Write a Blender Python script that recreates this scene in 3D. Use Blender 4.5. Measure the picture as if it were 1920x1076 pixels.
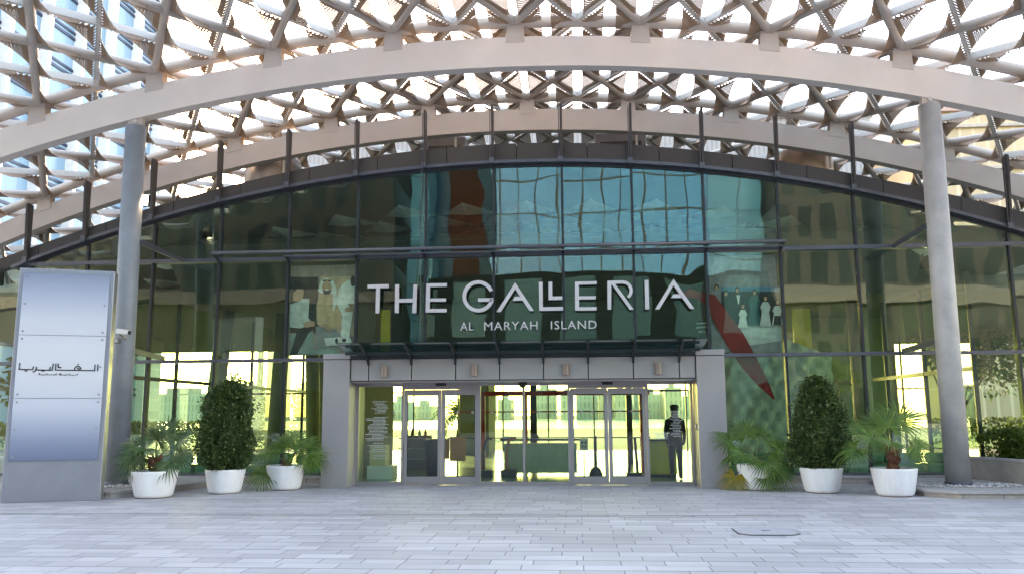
import bpy, bmesh, math, random
import numpy as np
from math import sin, cos, pi, radians, sqrt, atan2
from mathutils import Vector, Matrix
random.seed(7)
S = bpy.context.scene
for o in list(bpy.data.objects): bpy.data.objects.remove(o)
COL = S.collection

# ------------------------------------------------------------------ camera
FPX, PITCH, ROLL, YAW = 1560.0, radians(8.7), radians(.35), radians(4.4)
CAM = Vector((1.284, -20.097, 1.6))
fw = Vector((-sin(YAW)*cos(PITCH), cos(YAW)*cos(PITCH), sin(PITCH)))
r0 = Vector((cos(YAW), sin(YAW), 0)); u0 = r0.cross(fw)
rt = r0*cos(ROLL) - u0*sin(ROLL); up = u0*cos(ROLL) + r0*sin(ROLL)
cd = bpy.data.cameras.new('camera'); cam = bpy.data.objects.new('camera', cd); COL.objects.link(cam)
m = Matrix((rt, up, -fw)).transposed().to_4x4(); m.translation = CAM; cam.matrix_world = m
cd.sensor_width = 36; cd.lens = 36*FPX/1920; cd.clip_end = 3000; cd.clip_start = .1
S.camera = cam
def at(x, y, Y):            # where a measured line of sight meets the vertical plane Y
    d = fw + rt*((x-960)/FPX) + up*((538-y)/FPX); t = (Y-CAM.y)/d.y; return CAM + d*t
def atz(x, y, Z):
    d = fw + rt*((x-960)/FPX) + up*((538-y)/FPX); t = (Z-CAM.z)/d.z; return CAM + d*t

# ------------------------------------------------------------------ light
SUN_EL, SUN_AZ = radians(15), radians(-27)       # azimuth from +Y, negative = towards -X
w = bpy.data.worlds.new('World'); S.world = w; w.use_nodes = True
nt = w.node_tree; bg = nt.nodes['Background']
sky = nt.nodes.new('ShaderNodeTexSky'); sky.sky_type = 'NISHITA'; sky.sun_disc = False
sky.sun_elevation = SUN_EL; sky.sun_rotation = SUN_AZ; sky.air_density = 1.0; sky.dust_density = 1.0; sky.ozone_density = 1.0
nt.links.new(sky.outputs[0], bg.inputs[0]); bg.inputs[1].default_value = .15
sd = bpy.data.lights.new('sun', 'SUN'); sd.energy = 2.0; sd.angle = radians(.5); sd.color = (1, .86, .66)
so = bpy.data.objects.new('sun', sd); COL.objects.link(so)
sv = Vector((sin(SUN_AZ)*cos(SUN_EL), cos(SUN_AZ)*cos(SUN_EL), sin(SUN_EL)))
so.rotation_euler = sv.to_track_quat('Z', 'Y').to_euler(); so.location = (0, 0, 40)
S.view_settings.view_transform = 'Standard'; S.view_settings.look = 'None'
S.view_settings.exposure = 3.4; S.view_settings.gamma = 1
S.view_settings.use_white_balance = True; S.view_settings.white_balance_temperature = 8600; S.view_settings.white_balance_tint = 22
S.render.engine = 'CYCLES'
S.cycles.transparent_max_bounces = 32; S.cycles.max_bounces = 10; S.cycles.glossy_bounces = 4
S.cycles.caustics_reflective = False; S.cycles.caustics_refractive = False

# ------------------------------------------------------------------ materials
def newmat(name):
    m = bpy.data.materials.new(name); m.use_nodes = True
    return m, m.node_tree, m.node_tree.nodes, m.node_tree.links, m.node_tree.nodes['Principled BSDF']
def mat(name, col, rough=.6, metal=0, var=.12, scale=3.0, bump=0, bscale=40, spec=None, emit=None, stretch=None, lift=None):
    m, t, N, L, b = newmat(name)
    b.inputs['Roughness'].default_value = rough; b.inputs['Metallic'].default_value = metal
    if spec is not None: b.inputs['Specular IOR Level'].default_value = spec
    tc = N.new('ShaderNodeTexCoord'); src = tc.outputs['Object']
    if stretch:
        mp = N.new('ShaderNodeMapping'); mp.inputs['Scale'].default_value = stretch; L.new(src, mp.inputs[0]); src = mp.outputs[0]
    n = N.new('ShaderNodeTexNoise'); n.inputs['Scale'].default_value = scale; n.inputs['Detail'].default_value = 6
    n.inputs['Roughness'].default_value = .65
    L.new(src, n.inputs['Vector'])
    r = N.new('ShaderNodeMapRange'); r.inputs[1].default_value = .3; r.inputs[2].default_value = .7
    r.inputs[3].default_value = 1-var; r.inputs[4].default_value = 1+var; L.new(n.outputs[0], r.inputs[0])
    mx = N.new('ShaderNodeMix'); mx.data_type = 'RGBA'; mx.blend_type = 'MULTIPLY'; mx.inputs[0].default_value = 1
    mx.inputs[6].default_value = (*col, 1); L.new(r.outputs[0], mx.inputs[7]); L.new(mx.outputs[2], b.inputs['Base Color'])
    rr = N.new('ShaderNodeMapRange'); rr.inputs[3].default_value = max(0, rough-.08); rr.inputs[4].default_value = min(1, rough+.08)
    L.new(n.outputs[0], rr.inputs[0]); L.new(rr.outputs[0], b.inputs['Roughness'])
    if bump:
        n2 = N.new('ShaderNodeTexNoise'); n2.inputs['Scale'].default_value = bscale; n2.inputs['Detail'].default_value = 5; L.new(src, n2.inputs['Vector'])
        bp = N.new('ShaderNodeBump'); bp.inputs['Strength'].default_value = bump; bp.inputs['Distance'].default_value = .02
        L.new(n2.outputs[0], bp.inputs['Height']); L.new(bp.outputs[0], b.inputs['Normal'])
    if emit:
        b.inputs['Emission Color'].default_value = (*emit[0], 1); b.inputs['Emission Strength'].default_value = emit[1]
    return m
def leafmat(name, c1, c2, scale=6, trans=.25):
    m, t, N, L, b = newmat(name)
    tc = N.new('ShaderNodeTexCoord'); n = N.new('ShaderNodeTexNoise'); n.inputs['Scale'].default_value = scale; n.inputs['Detail'].default_value = 4
    L.new(tc.outputs['Object'], n.inputs['Vector'])
    g = N.new('ShaderNodeNewGeometry'); ad = N.new('ShaderNodeMath'); ad.operation = 'MULTIPLY_ADD'
    L.new(g.outputs['Random Per Island'], ad.inputs[0]); ad.inputs[1].default_value = .45; L.new(n.outputs[0], ad.inputs[2])
    r = N.new('ShaderNodeValToRGB'); r.color_ramp.elements[0].position = .35; r.color_ramp.elements[1].position = 1.0
    r.color_ramp.elements[0].color = (*c1, 1); r.color_ramp.elements[1].color = (*c2, 1)
    L.new(ad.outputs[0], r.inputs[0]); L.new(r.outputs[0], b.inputs['Base Color']); b.inputs['Roughness'].default_value = .5
    tr = N.new('ShaderNodeBsdfTranslucent'); L.new(r.outputs[0], tr.inputs[0])
    ms = N.new('ShaderNodeMixShader'); ms.inputs[0].default_value = trans
    L.new(b.outputs[0], ms.inputs[1]); L.new(tr.outputs[0], ms.inputs[2]); L.new(ms.outputs[0], N['Material Output'].inputs[0])
    return m
def glassmat(name, tint, ior=1.9, wave=.02, wscale=.5, refl=(.95, 1, 1)):
    m, t, N, L, b = newmat(name); N.remove(b)
    tr = N.new('ShaderNodeBsdfTransparent'); tr.inputs[0].default_value = (*tint, 1)
    gl = N.new('ShaderNodeBsdfGlossy'); gl.inputs['Roughness'].default_value = .004; gl.inputs[0].default_value = (*refl, 1)
    fr = N.new('ShaderNodeFresnel'); fr.inputs[0].default_value = ior
    # thin sheet: the facing side decides, so a back face must not count as inside glass
    g = N.new('ShaderNodeNewGeometry'); 
    lw = N.new('ShaderNodeLayerWeight'); lw.inputs[0].default_value = .5
    pw = N.new('ShaderNodeMath'); pw.operation = 'POWER'; L.new(lw.outputs['Facing'], pw.inputs[0]); pw.inputs[1].default_value = 3
    f0 = ((ior-1)/(ior+1))**2
    mr = N.new('ShaderNodeMapRange'); mr.inputs[3].default_value = f0; mr.inputs[4].default_value = 1; L.new(pw.outputs[0], mr.inputs[0])
    tc = N.new('ShaderNodeTexCoord'); n = N.new('ShaderNodeTexNoise'); n.inputs['Scale'].default_value = wscale; n.inputs['Detail'].default_value = 1
    L.new(tc.outputs['Object'], n.inputs['Vector'])
    bp = N.new('ShaderNodeBump'); bp.inputs['Strength'].default_value = 1; bp.inputs['Distance'].default_value = wave
    L.new(n.outputs[0], bp.inputs['Height']); L.new(bp.outputs[0], gl.inputs['Normal'])
    ms = N.new('ShaderNodeMixShader'); L.new(mr.outputs[0], ms.inputs[0]); L.new(tr.outputs[0], ms.inputs[1]); L.new(gl.outputs[0], ms.inputs[2])
    L.new(ms.outputs[0], N['Material Output'].inputs[0]); return m

M = {}
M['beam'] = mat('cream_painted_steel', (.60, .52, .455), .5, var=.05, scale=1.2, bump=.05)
M['tube'] = mat('pale_painted_tube', (.52, .445, .38), .45, var=.07, scale=2)
M['bar'] = mat('white_painted_bar', (.72, .68, .62), .45, var=.05)
M['fascia'] = mat('dark_grey_brown_cladding', (.060, .053, .05), .55, var=.08, scale=1.5)
M['mull'] = mat('dark_mullion_metal', (.035, .04, .045), .4, metal=.3)
M['transom'] = mat('grey_transom_metal', (.12, .13, .155), .4, metal=.5)
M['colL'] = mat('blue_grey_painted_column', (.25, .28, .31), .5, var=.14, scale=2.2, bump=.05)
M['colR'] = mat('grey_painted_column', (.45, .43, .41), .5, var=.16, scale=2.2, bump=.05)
M['clad'] = mat('grey_aluminium_cladding', (.355, .325, .315), .45, metal=.12, var=.04, scale=1)
M['clad2'] = mat('grey_steel_frame', (.36, .33, .33), .38, metal=.4, var=.05)  # one even grey for door frames and small fittings
M['dark'] = mat('black_rubber_gap', (.015, .015, .017), .6)
M['white_pot'] = mat('white_glazed_pot', (.85, .83, .815), .42, var=.07, scale=7, stretch=(1, 1, .35))
M['soil'] = mat('dark_soil', (.045, .035, .028), .95, var=.3, scale=20, bump=.6)
M['stone'] = mat('pale_granite', (.42, .39, .375), .65, var=.1, scale=9, bump=.15)
M['stoneB'] = mat('beige_sandstone', (.40, .345, .30), .7, var=.16, scale=5, bump=.2)
M['letter'] = mat('pale_letter_metal', (.70, .66, .67), .35, metal=.2, var=.02)
M['bronze'] = mat('brushed_bronze', (.30, .23, .20), .55, metal=.5, var=.06)
M['red'] = mat('red_paint', (.75, .05, .03), .4)
M['orange'] = mat('orange_panel', (.75, .25, .02), .5)
M['yellow'] = mat('yellow_panel', (.72, .58, .04), .5)
M['white'] = mat('white_paint', (.8, .8, .8), .5, var=.03)
M['black'] = mat('black_plastic', (.02, .02, .022), .45)
M['sofa'] = mat('green_upholstery', (.13, .30, .17), .8, var=.1, scale=6, bump=.1)
M['floor_in'] = mat('interior_stone_floor', (.42, .44, .38), .22, var=.06)
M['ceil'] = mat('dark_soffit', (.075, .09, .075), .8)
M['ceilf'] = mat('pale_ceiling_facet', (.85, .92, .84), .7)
M['incol'] = mat('olive_concrete', (.22, .23, .15), .6)
M['inwall'] = mat('grey_interior_wall', (.22, .22, .20), .7)
M['trunk'] = mat('fibrous_palm_trunk', (.25, .10, .06), .9, var=.4, scale=18, bump=.8)
M['bark'] = mat('bark', (.10, .07, .05), .9, var=.3, scale=8, bump=.6, stretch=(4, 4, .6))
M['palm'] = leafmat('dark_fan_palm_leaf', (.024, .06, .018), (.10, .18, .055), 7, .2)
M['palmB'] = leafmat('bright_fan_palm_leaf', (.04, .11, .016), (.17, .29, .05), 7, .3)
M['palmY'] = leafmat('yellowing_fan_palm_leaf', (.12, .16, .02), (.50, .34, .04), 5, .3)
M['petiole'] = mat('petiole', (.14, .17, .05), .6)
M['topi'] = leafmat('glossy_shrub_leaf', (.012, .034, .010), (.12, .185, .05), 9, .12)
M['hedge'] = leafmat('hedge_leaf', (.03, .07, .01), (.16, .22, .03), 6, .25)
M['tree'] = leafmat('tree_leaf', (.02, .05, .012), (.10, .16, .035), 2, .3)
M['pebble'] = mat('white_pebble', (.62, .58, .55), .6, var=.25, scale=12)
M['grass'] = mat('lawn', (.07, .14, .03), .9, var=.35, scale=3)
M['glass'] = glassmat('green_tinted_facade_glass', (.68, .84, .73), 2.25, .010, .55, refl=(.74, 1, .90))
M['glass_door'] = glassmat('clear_door_glass', (.66, .84, .68), 1.65, .002, .7)
M['glass_in'] = glassmat('inner_glass', (.62, .80, .50), 1.5, .0, .7)
M['glass_can'] = glassmat('canopy_glass', (.45, .68, .64), 1.9, .0, .7)

def perf():
    m, t, N, L, b = newmat('brown_perforated_metal')
    b.inputs['Base Color'].default_value = (.34, .22, .14, 1); b.inputs['Roughness'].default_value = .5; b.inputs['Metallic'].default_value = .15
    uv = N.new('ShaderNodeUVMap'); sp = N.new('ShaderNodeSeparateXYZ'); L.new(uv.outputs[0], sp.inputs[0])
    def mth(op, a, bb=None, c=None):
        n = N.new('ShaderNodeMath'); n.operation = op
        for i, v in enumerate((a, bb, c)):
            if v is None: continue
            if isinstance(v, (int, float)): n.inputs[i].default_value = v
            else: L.new(v, n.inputs[i])
        return n.outputs[0]
    U, V = sp.outputs[0], sp.outputs[1]
    su = mth('SINE', mth('MULTIPLY', U, 2*pi/.062)); svv = mth('SINE', mth('MULTIPLY', V, 2*pi/.080))
    hole = mth('GREATER_THAN', mth('MULTIPLY', su, svv), .74)
    # solid rim near the tube and along the free edge (second uv channel: 0 = tube, 1 = free edge)
    u2 = N.new('ShaderNodeUVMap'); u2.uv_map = 'rim'; s2 = N.new('ShaderNodeSeparateXYZ'); L.new(u2.outputs[0], s2.inputs[0])
    e1 = mth('GREATER_THAN', V, .24); e2 = mth('LESS_THAN', s2.outputs[1], .955)
    h = mth('MULTIPLY', mth('MULTIPLY', hole, e1), e2)
    tooth = mth('LESS_THAN', V, mth('ADD', .015, mth('MULTIPLY', mth('FRACT', mth('DIVIDE', U, .10)), .105)))
    h = mth('MAXIMUM', h, tooth)
    tr = N.new('ShaderNodeBsdfTransparent'); ms = N.new('ShaderNodeMixShader')
    L.new(h, ms.inputs[0]); L.new(b.outputs[0], ms.inputs[1]); L.new(tr.outputs[0], ms.inputs[2]); L.new(ms.outputs[0], N['Material Output'].inputs[0])
    return m
M['perf'] = perf()

def paving():
    m, t, N, L, b = newmat('grey_stone_pavers')
    tc = N.new('ShaderNodeTexCoord'); sp = N.new('ShaderNodeSeparateXYZ'); L.new(tc.outputs['Object'], sp.inputs[0])
    def mth(op, a, bb=None, c=None):
        n = N.new('ShaderNodeMath'); n.operation = op
        for i, v in enumerate((a, bb, c)):
            if v is None: continue
            if isinstance(v, (int, float)): n.inputs[i].default_value = v
            else: L.new(v, n.inputs[i])
        return n.outputs[0]
    X, Y = sp.outputs[0], sp.outputs[1]
    # rows of unequal depth: warp Y with a wave two rows long
    Yw = mth('ADD', Y, mth('MULTIPLY', mth('SINE', mth('MULTIPLY', Y, pi/.30)), .05))
    cb = N.new('ShaderNodeCombineXYZ'); L.new(mth('ADD', X, mth('MULTIPLY', mth('SINE', mth('MULTIPLY', Y, .9)), 0)), cb.inputs[0]); L.new(Yw, cb.inputs[1])
    br = N.new('ShaderNodeTexBrick'); L.new(cb.outputs[0], br.inputs['Vector'])
    br.inputs['Scale'].default_value = 1; br.inputs['Brick Width'].default_value = .66; br.inputs['Row Height'].default_value = .30
    br.inputs['Mortar Size'].default_value = .007; br.inputs['Mortar Smooth'].default_value = .25; br.inputs['Bias'].default_value = 0
    br.offset = .37; br.offset_frequency = 2; br.squash = .72; br.squash_frequency = 3
    br.inputs['Color1'].default_value = (.43, .405, .41, 1); br.inputs['Color2'].default_value = (.56, .53, .53, 1); br.inputs['Mortar'].default_value = (.20, .19, .20, 1)
    mp = N.new('ShaderNodeMapping'); mp.inputs['Scale'].default_value = (.55, 2.6, 1); L.new(tc.outputs['Object'], mp.inputs[0])
    n1 = N.new('ShaderNodeTexNoise'); n1.inputs['Scale'].default_value = 1.6; n1.inputs['Detail'].default_value = 8; n1.inputs['Roughness'].default_value = .7; L.new(mp.outputs[0], n1.inputs['Vector'])
    n2 = N.new('ShaderNodeTexNoise'); n2.inputs['Scale'].default_value = .35; n2.inputs['Detail'].default_value = 4; L.new(tc.outputs['Object'], n2.inputs['Vector'])
    r1 = N.new('ShaderNodeMapRange'); r1.inputs[1].default_value = .3; r1.inputs[2].default_value = .7; r1.inputs[3].default_value = .86; r1.inputs[4].default_value = 1.12; L.new(n1.outputs[0], r1.inputs[0])
    r2 = N.new('ShaderNodeMapRange'); r2.inputs[1].default_value = .3; r2.inputs[2].default_value = .7; r2.inputs[3].default_value = .86; r2.inputs[4].default_value = 1.10; L.new(n2.outputs[0], r2.inputs[0])
    mul = mth('MULTIPLY', r1.outputs[0], r2.outputs[0])
    mx = N.new('ShaderNodeMix'); mx.data_type = 'RGBA'; mx.blend_type = 'MULTIPLY'; mx.inputs[0].default_value = 1
    L.new(br.outputs[0], mx.inputs[6]); L.new(mul, mx.inputs[7]); L.new(mx.outputs[2], b.inputs['Base Color'])
    rr = N.new('ShaderNodeMapRange'); rr.inputs[1].default_value = .3; rr.inputs[2].default_value = .7; rr.inputs[3].default_value = .50; rr.inputs[4].default_value = .78; L.new(n1.outputs[0], rr.inputs[0]); L.new(rr.outputs[0], b.inputs['Roughness'])
    n3 = N.new('ShaderNodeTexNoise'); n3.inputs['Scale'].default_value = 60; n3.inputs['Detail'].default_value = 4; L.new(tc.outputs['Object'], n3.inputs['Vector'])
    hh = mth('ADD', mth('MULTIPLY', br.outputs['Fac'], -1.0), mth('MULTIPLY', n3.outputs[0], .15))
    bp = N.new('ShaderNodeBump'); bp.inputs['Strength'].default_value = .5; bp.inputs['Distance'].default_value = .01; L.new(hh, bp.inputs['Height']); L.new(bp.outputs[0], b.inputs['Normal'])
    return m
M['paving'] = paving()

def facademat(name, wall, glass, bw, fh, mort, rough_g=.15, wallrough=.8, offs=0, axis='X', metal_g=.0, var=.3):
    """windows in a regular grid: brick texture on the wall plane (glass = brick, wall = mortar)"""
    m, t, N, L, b = newmat(name)
    tc = N.new('ShaderNodeTexCoord'); sp = N.new('ShaderNodeSeparateXYZ'); L.new(tc.outputs['Object'], sp.inputs[0])
    cb = N.new('ShaderNodeCombineXYZ'); L.new(sp.outputs[0 if axis == 'X' else 1], cb.inputs[0]); L.new(sp.outputs[2], cb.inputs[1])
    br = N.new('ShaderNodeTexBrick'); L.new(cb.outputs[0], br.inputs['Vector']); br.offset = offs; br.inputs['Scale'].default_value = 1
    br.inputs['Brick Width'].default_value = bw; br.inputs['Row Height'].default_value = fh; br.inputs['Mortar Size'].default_value = mort; br.inputs['Mortar Smooth'].default_value = .05
    g2 = tuple(min(1, c*(1+var)) for c in glass)
    br.inputs['Color1'].default_value = (*glass, 1); br.inputs['Color2'].default_value = (*g2, 1); br.inputs['Mortar'].default_value = (*wall, 1)
    n = N.new('ShaderNodeTexNoise'); n.inputs['Scale'].default_value = .3; n.inputs['Detail'].default_value = 5; L.new(tc.outputs['Object'], n.inputs['Vector'])
    r = N.new('ShaderNodeMapRange'); r.inputs[3].default_value = .8; r.inputs[4].default_value = 1.2; L.new(n.outputs[0], r.inputs[0])
    mx = N.new('ShaderNodeMix'); mx.data_type = 'RGBA'; mx.blend_type = 'MULTIPLY'; mx.inputs[0].default_value = 1
    L.new(br.outputs[0], mx.inputs[6]); L.new(r.outputs[0], mx.inputs[7]); L.new(mx.outputs[2], b.inputs['Base Color'])
    rr = N.new('ShaderNodeMapRange'); rr.inputs[3].default_value = rough_g; rr.inputs[4].default_value = wallrough; L.new(br.outputs['Fac'], rr.inputs[0]); L.new(rr.outputs[0], b.inputs['Roughness'])
    b.inputs['Specular IOR Level'].default_value = .5 if 'blue' in name else .08
    return m

# ------------------------------------------------------------------ mesh helpers
class MB:
    def __init__(s): s.v = []; s.f = []; s.uv = []; s.rim = []
    def add(s, vs, fs):
        k = len(s.v); s.v += [tuple(v) for v in vs]; s.f += [tuple(i+k for i in f) for f in fs]; return s
    def box(s, x0, x1, y0, y1, z0, z1):
        return s.add([(x0,y0,z0),(x1,y0,z0),(x1,y1,z0),(x0,y1,z0),(x0,y0,z1),(x1,y0,z1),(x1,y1,z1),(x0,y1,z1)],
                     [(0,3,2,1),(4,5,6,7),(0,1,5,4),(1,2,6,5),(2,3,7,6),(3,0,4,7)])
    def prism(s, poly, off):      # closed planar polygon (3d points) pushed by off
        n = len(poly); off = Vector(off); a = [Vector(p) for p in poly]
        return s.add(a+[p+off for p in a], [tuple(range(n))[::-1], tuple(range(n, 2*n))]+[(i, (i+1)%n, (i+1)%n+n, i+n) for i in range(n)])
    def bar(s, p, q, wd, ht, upv=(0,0,1)):
        p, q = Vector(p), Vector(q); d = (q-p).normalized(); sd = d.cross(Vector(upv))
        if sd.length < 1e-4: sd = Vector((1,0,0))
        sd.normalize(); u = sd.cross(d)
        c = [sd*(a*wd/2)+u*(b*ht/2) for a, b in ((-1,-1),(1,-1),(1,1),(-1,1))]
        return s.add([p+x for x in c]+[q+x for x in c], [(0,1,2,3),(7,6,5,4),(0,4,5,1),(1,5,6,2),(2,6,7,3),(3,7,4,0)])
    def sweep(s, pts, rad, n=10, cap=True, square=None):
        pts = [Vector(p) for p in pts]; k = len(s.v); m_ = len(pts)
        rs = rad if isinstance(rad, (list, tuple)) else [rad]*m_
        pu = None
        for i, p in enumerate(pts):
            d = (pts[min(i+1, m_-1)]-pts[max(i-1, 0)]).normalized()
            ref = Vector((0,0,1)) if abs(d.z) < .95 else Vector((0,1,0))
            sd = d.cross(ref).normalized(); u = sd.cross(d)
            if square:
                for a, b in ((-1,-1),(1,-1),(1,1),(-1,1)): s.v.append(tuple(p+sd*a*square[0]/2+u*b*square[1]/2))
            else:
                for j in range(n):
                    t = 2*pi*j/n; s.v.append(tuple(p+(sd*cos(t)+u*sin(t))*rs[i]))
        nn = 4 if square else n
        for i in range(m_-1):
            for j in range(nn): s.f.append((k+i*nn+j, k+i*nn+(j+1)%nn, k+(i+1)*nn+(j+1)%nn, k+(i+1)*nn+j))
        if cap:
            s.f.append(tuple(k+j for j in range(nn))[::-1]); s.f.append(tuple(k+(m_-1)*nn+j for j in range(nn)))
        return s
    def lathe(s, prof, c=(0,0,0), n=32, sx=1, sy=1):
        k = len(s.v); m_ = len(prof)
        for r, z in prof:
            for j in range(n):
                t = 2*pi*j/n; s.v.append((c[0]+r*cos(t)*sx, c[1]+r*sin(t)*sy, c[2]+z))
        for i in range(m_-1):
            for j in range(n): s.f.append((k+i*n+j, k+i*n+(j+1)%n, k+(i+1)*n+(j+1)%n, k+(i+1)*n+j))
        s.f.append(tuple(k+j for j in range(n))[::-1]); s.f.append(tuple(k+(m_-1)*n+j for j in range(n)))
        return s
def obj(name, mb, m, parent=None, smooth=False, bevel=0, kind=None):
    me = bpy.data.meshes.new(name); me.from_pydata(mb.v, [], mb.f)
    off = Vector((0,0,0)); p = parent
    while p is not None: off += p.location; p = p.parent
    if mb.uv:
        ul = me.uv_layers.new(name='UVMap'); rl = me.uv_layers.new(name='rim')
        for poly in me.polygons:
            for li, vi in zip(poly.loop_indices, poly.vertices): ul.data[li].uv = mb.uv[vi]; rl.data[li].uv = mb.rim[vi]
    if off.length > 0: me.transform(Matrix.Translation(-off))
    if smooth: me.polygons.foreach_set('use_smooth', [True]*len(me.polygons))
    me.materials.append(M[m] if isinstance(m, str) else m); me.update()
    o = bpy.data.objects.new(name, me); COL.objects.link(o); o.parent = parent
    if bevel:
        bv = o.modifiers.new('bevel', 'BEVEL'); bv.width = bevel; bv.segments = 2; bv.limit_method = 'ANGLE'
    if kind: o['kind'] = kind
    return o
def thing(name, label, cat, loc=(0,0,0), group=None):
    o = bpy.data.objects.new(name, None); COL.objects.link(o); o.location = loc; o['label'] = label; o['category'] = cat; o.empty_display_size = .3
    if group: o['group'] = group
    return o
def tag(o, label, cat, group=None):
    o['label'] = label; o['category'] = cat
    if group: o['group'] = group
    return o

# ================================================================== GROUND
g = MB(); g.add([(-60,-70,0),(60,-70,0),(60,14,0),(-60,14,0)], [(0,1,2,3)])
obj('pavement', g, 'paving', kind='structure')
g = MB(); g.add([(-900,-900,-.05),(900,-900,-.05),(900,1500,-.05),(-900,1500,-.05)], [(0,1,2,3)])
obj('ground', g, mat('pale_far_ground', (.17, .165, .15), .85, var=.2, scale=.05), kind='structure')
g = MB(); g.add([(-60,20,-.01),(-13,20,-.01),(-13,60,-.01),(-60,60,-.01)], [(0,1,2,3)]); g.add([(12,20,-.01),(50,20,-.01),(50,60,-.01),(12,60,-.01)], [(0,1,2,3)])
obj('lawn', g, 'grass', kind='structure')
g = MB(); g.add([(-300,75,-.01),(300,75,-.01),(300,240,-.01),(-300,240,-.01)], [(0,1,2,3)])
obj('water', g, mat('pale_water', (.10, .20, .22), .12, var=.1, scale=.1, bump=.2, bscale=1), kind='structure')
# drain strip: a narrow course with a few lighter lengths
ds = MB(); ds.box(-14, 4.8, -6.47, -6.445, -.02, .004); ds.box(-14, 4.8, -6.30, -6.288, -.02, .004)
obj('drain_channel', ds, mat('dark_slot_metal', (.16, .155, .16), .5, metal=.4), kind='structure')
lp = thing('pale_paver_course', 'broken course of lighter long stones laid flush along the drain line', 'paving stones', (0,-6.4,0))
for a, b, y in ((-11.9,-9.2,-6.55),(-7.0,-5.2,-6.55),(-1.95,.9,-6.56),(-3.9,-2.3,-6.56),(1.9,2.9,-6.56),(3.1,4.1,-6.45),(5.6,6.7,-6.5),(7.2,9.9,-6.5),(11,12.5,-6.5)):
    obj('paving_stone', MB().box(a, b, y-.06, y+.07, -.02, .006), 'stone', lp)
# access hatch in the paving
ht = thing('access_hatch', 'pale octagonal access cover with a dark rim set into the paving right of centre', 'hatch', (3.8,-8.13,0))
def octa(x0,x1,y0,y1,c,z): return [(x0+c,y0,z),(x1-c,y0,z),(x1,y0+c,z),(x1,y1-c,z),(x1-c,y1,z),(x0+c,y1,z),(x0,y1-c,z),(x0,y0+c,z)]
obj('rim', MB().prism(octa(3.40,4.22,-8.52,-7.74,.14,.004), (0,0,.005)), mat('dark_rim', (.10,.10,.11), .5, metal=.4), ht)
obj('cover', MB().prism(octa(3.42,4.20,-8.495,-7.765,.135,.006), (0,0,.010)), mat('hatch_stone', (.44,.43,.45), .6, var=.08, scale=6, bump=.1), ht)
obj('handle_slot', MB().box(3.76,3.87,-8.15,-8.10,.012,.018), 'black', ht)

# ================================================================== LATTICE CANOPY
ZT, X0, RV = 10.6, -.3, 41.0
def vz(x): return ZT - (RV - sqrt(max(0, RV*RV-(x-X0)**2)))
HX, HY = .7175, 1.175
def node(i, j, dz=0): x = i*HX; return Vector((x, -2+j*HY, vz(x)+dz))
I0, I1, J0, J1 = -26, 25, -6, 14
canopy = thing('lattice_canopy', 'huge vaulted cream steel lattice canopy with brown perforated shades over the entrance', 'canopy', (0,0,0))
# arch beams
def arch_beam(Y, ztop, depth, th, xa, xb, m):
    mb = MB(); n = 60; k = 0
    for i in range(n+1):
        x = xa+(xb-xa)*i/n; zz = vz(x)-ZT+ztop
        sl = (x-X0)/RV
        mb.v += [(x-sl*0, Y, zz), (x, Y+th, zz), (x-sl*depth*0, Y+th, zz-depth), (x, Y, zz-depth)]
    for i in range(n):
        a = i*4; b = a+4
        for j in range(4): mb.f.append((a+j, a+(j+1)%4, b+(j+1)%4, b+j))
    mb.f += [(0,3,2,1), (n*4, n*4+1, n*4+2, n*4+3)]
    return obj('arch_beam', mb, m, canopy)
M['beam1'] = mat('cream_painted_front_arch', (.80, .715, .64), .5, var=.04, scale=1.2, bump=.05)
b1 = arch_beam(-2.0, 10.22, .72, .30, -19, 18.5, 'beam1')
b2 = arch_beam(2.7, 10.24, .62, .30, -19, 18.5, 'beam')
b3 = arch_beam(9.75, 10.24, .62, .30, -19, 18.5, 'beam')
def brackets(Y, ztop, beam, hgt):
    for k in range(-6, 7):
        x = k*4*HX; sl = -(x-X0)/RV; z = vz(x)-ZT+ztop
        wd = .19
        pts = [(x-wd-.03, Y-.012, z-.14-sl*wd), (x+wd+.03, Y-.012, z-.14+sl*wd), (x+wd, Y-.012, z+hgt+sl*wd), (x-wd, Y-.012, z+hgt-sl*wd)]
        obj('tube_bracket', MB().prism(pts, (0, .24, 0)), 'beam', beam)
brackets(-2.0, 10.22, b1, .34); brackets(2.7, 10.24, b2, .30)
# chord tubes above the beams, and every further one
for j, y in ((0, 0), (4, 0), (10, 0)):
    pts = [node(i, j, .02)+Vector((0,.1,0)) for i in range(I0, I1+1)]
    obj('chord_tube', MB().sweep(pts, .135, 12), 'tube', canopy, smooth=True)
# diagonals both ways
for s in (1, -1):
    for c in range(-60, 61, 2):
        pts = []
        for j in range(J0, J1+1):
            i = c + s*j
            if I0 <= i <= I1 and (i+j) % 2 == 0: pts.append(node(i, j, .0 if c % 4 == 0 else .05))
        if len(pts) < 2: continue
        if c % 4 == 0: obj('diagonal_tube', MB().sweep(pts, .105, 10), 'tube', canopy, smooth=True)
        else: obj('diagonal_bar', MB().sweep(pts, 0, square=(.10, .16)), 'bar', canopy)
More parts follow.
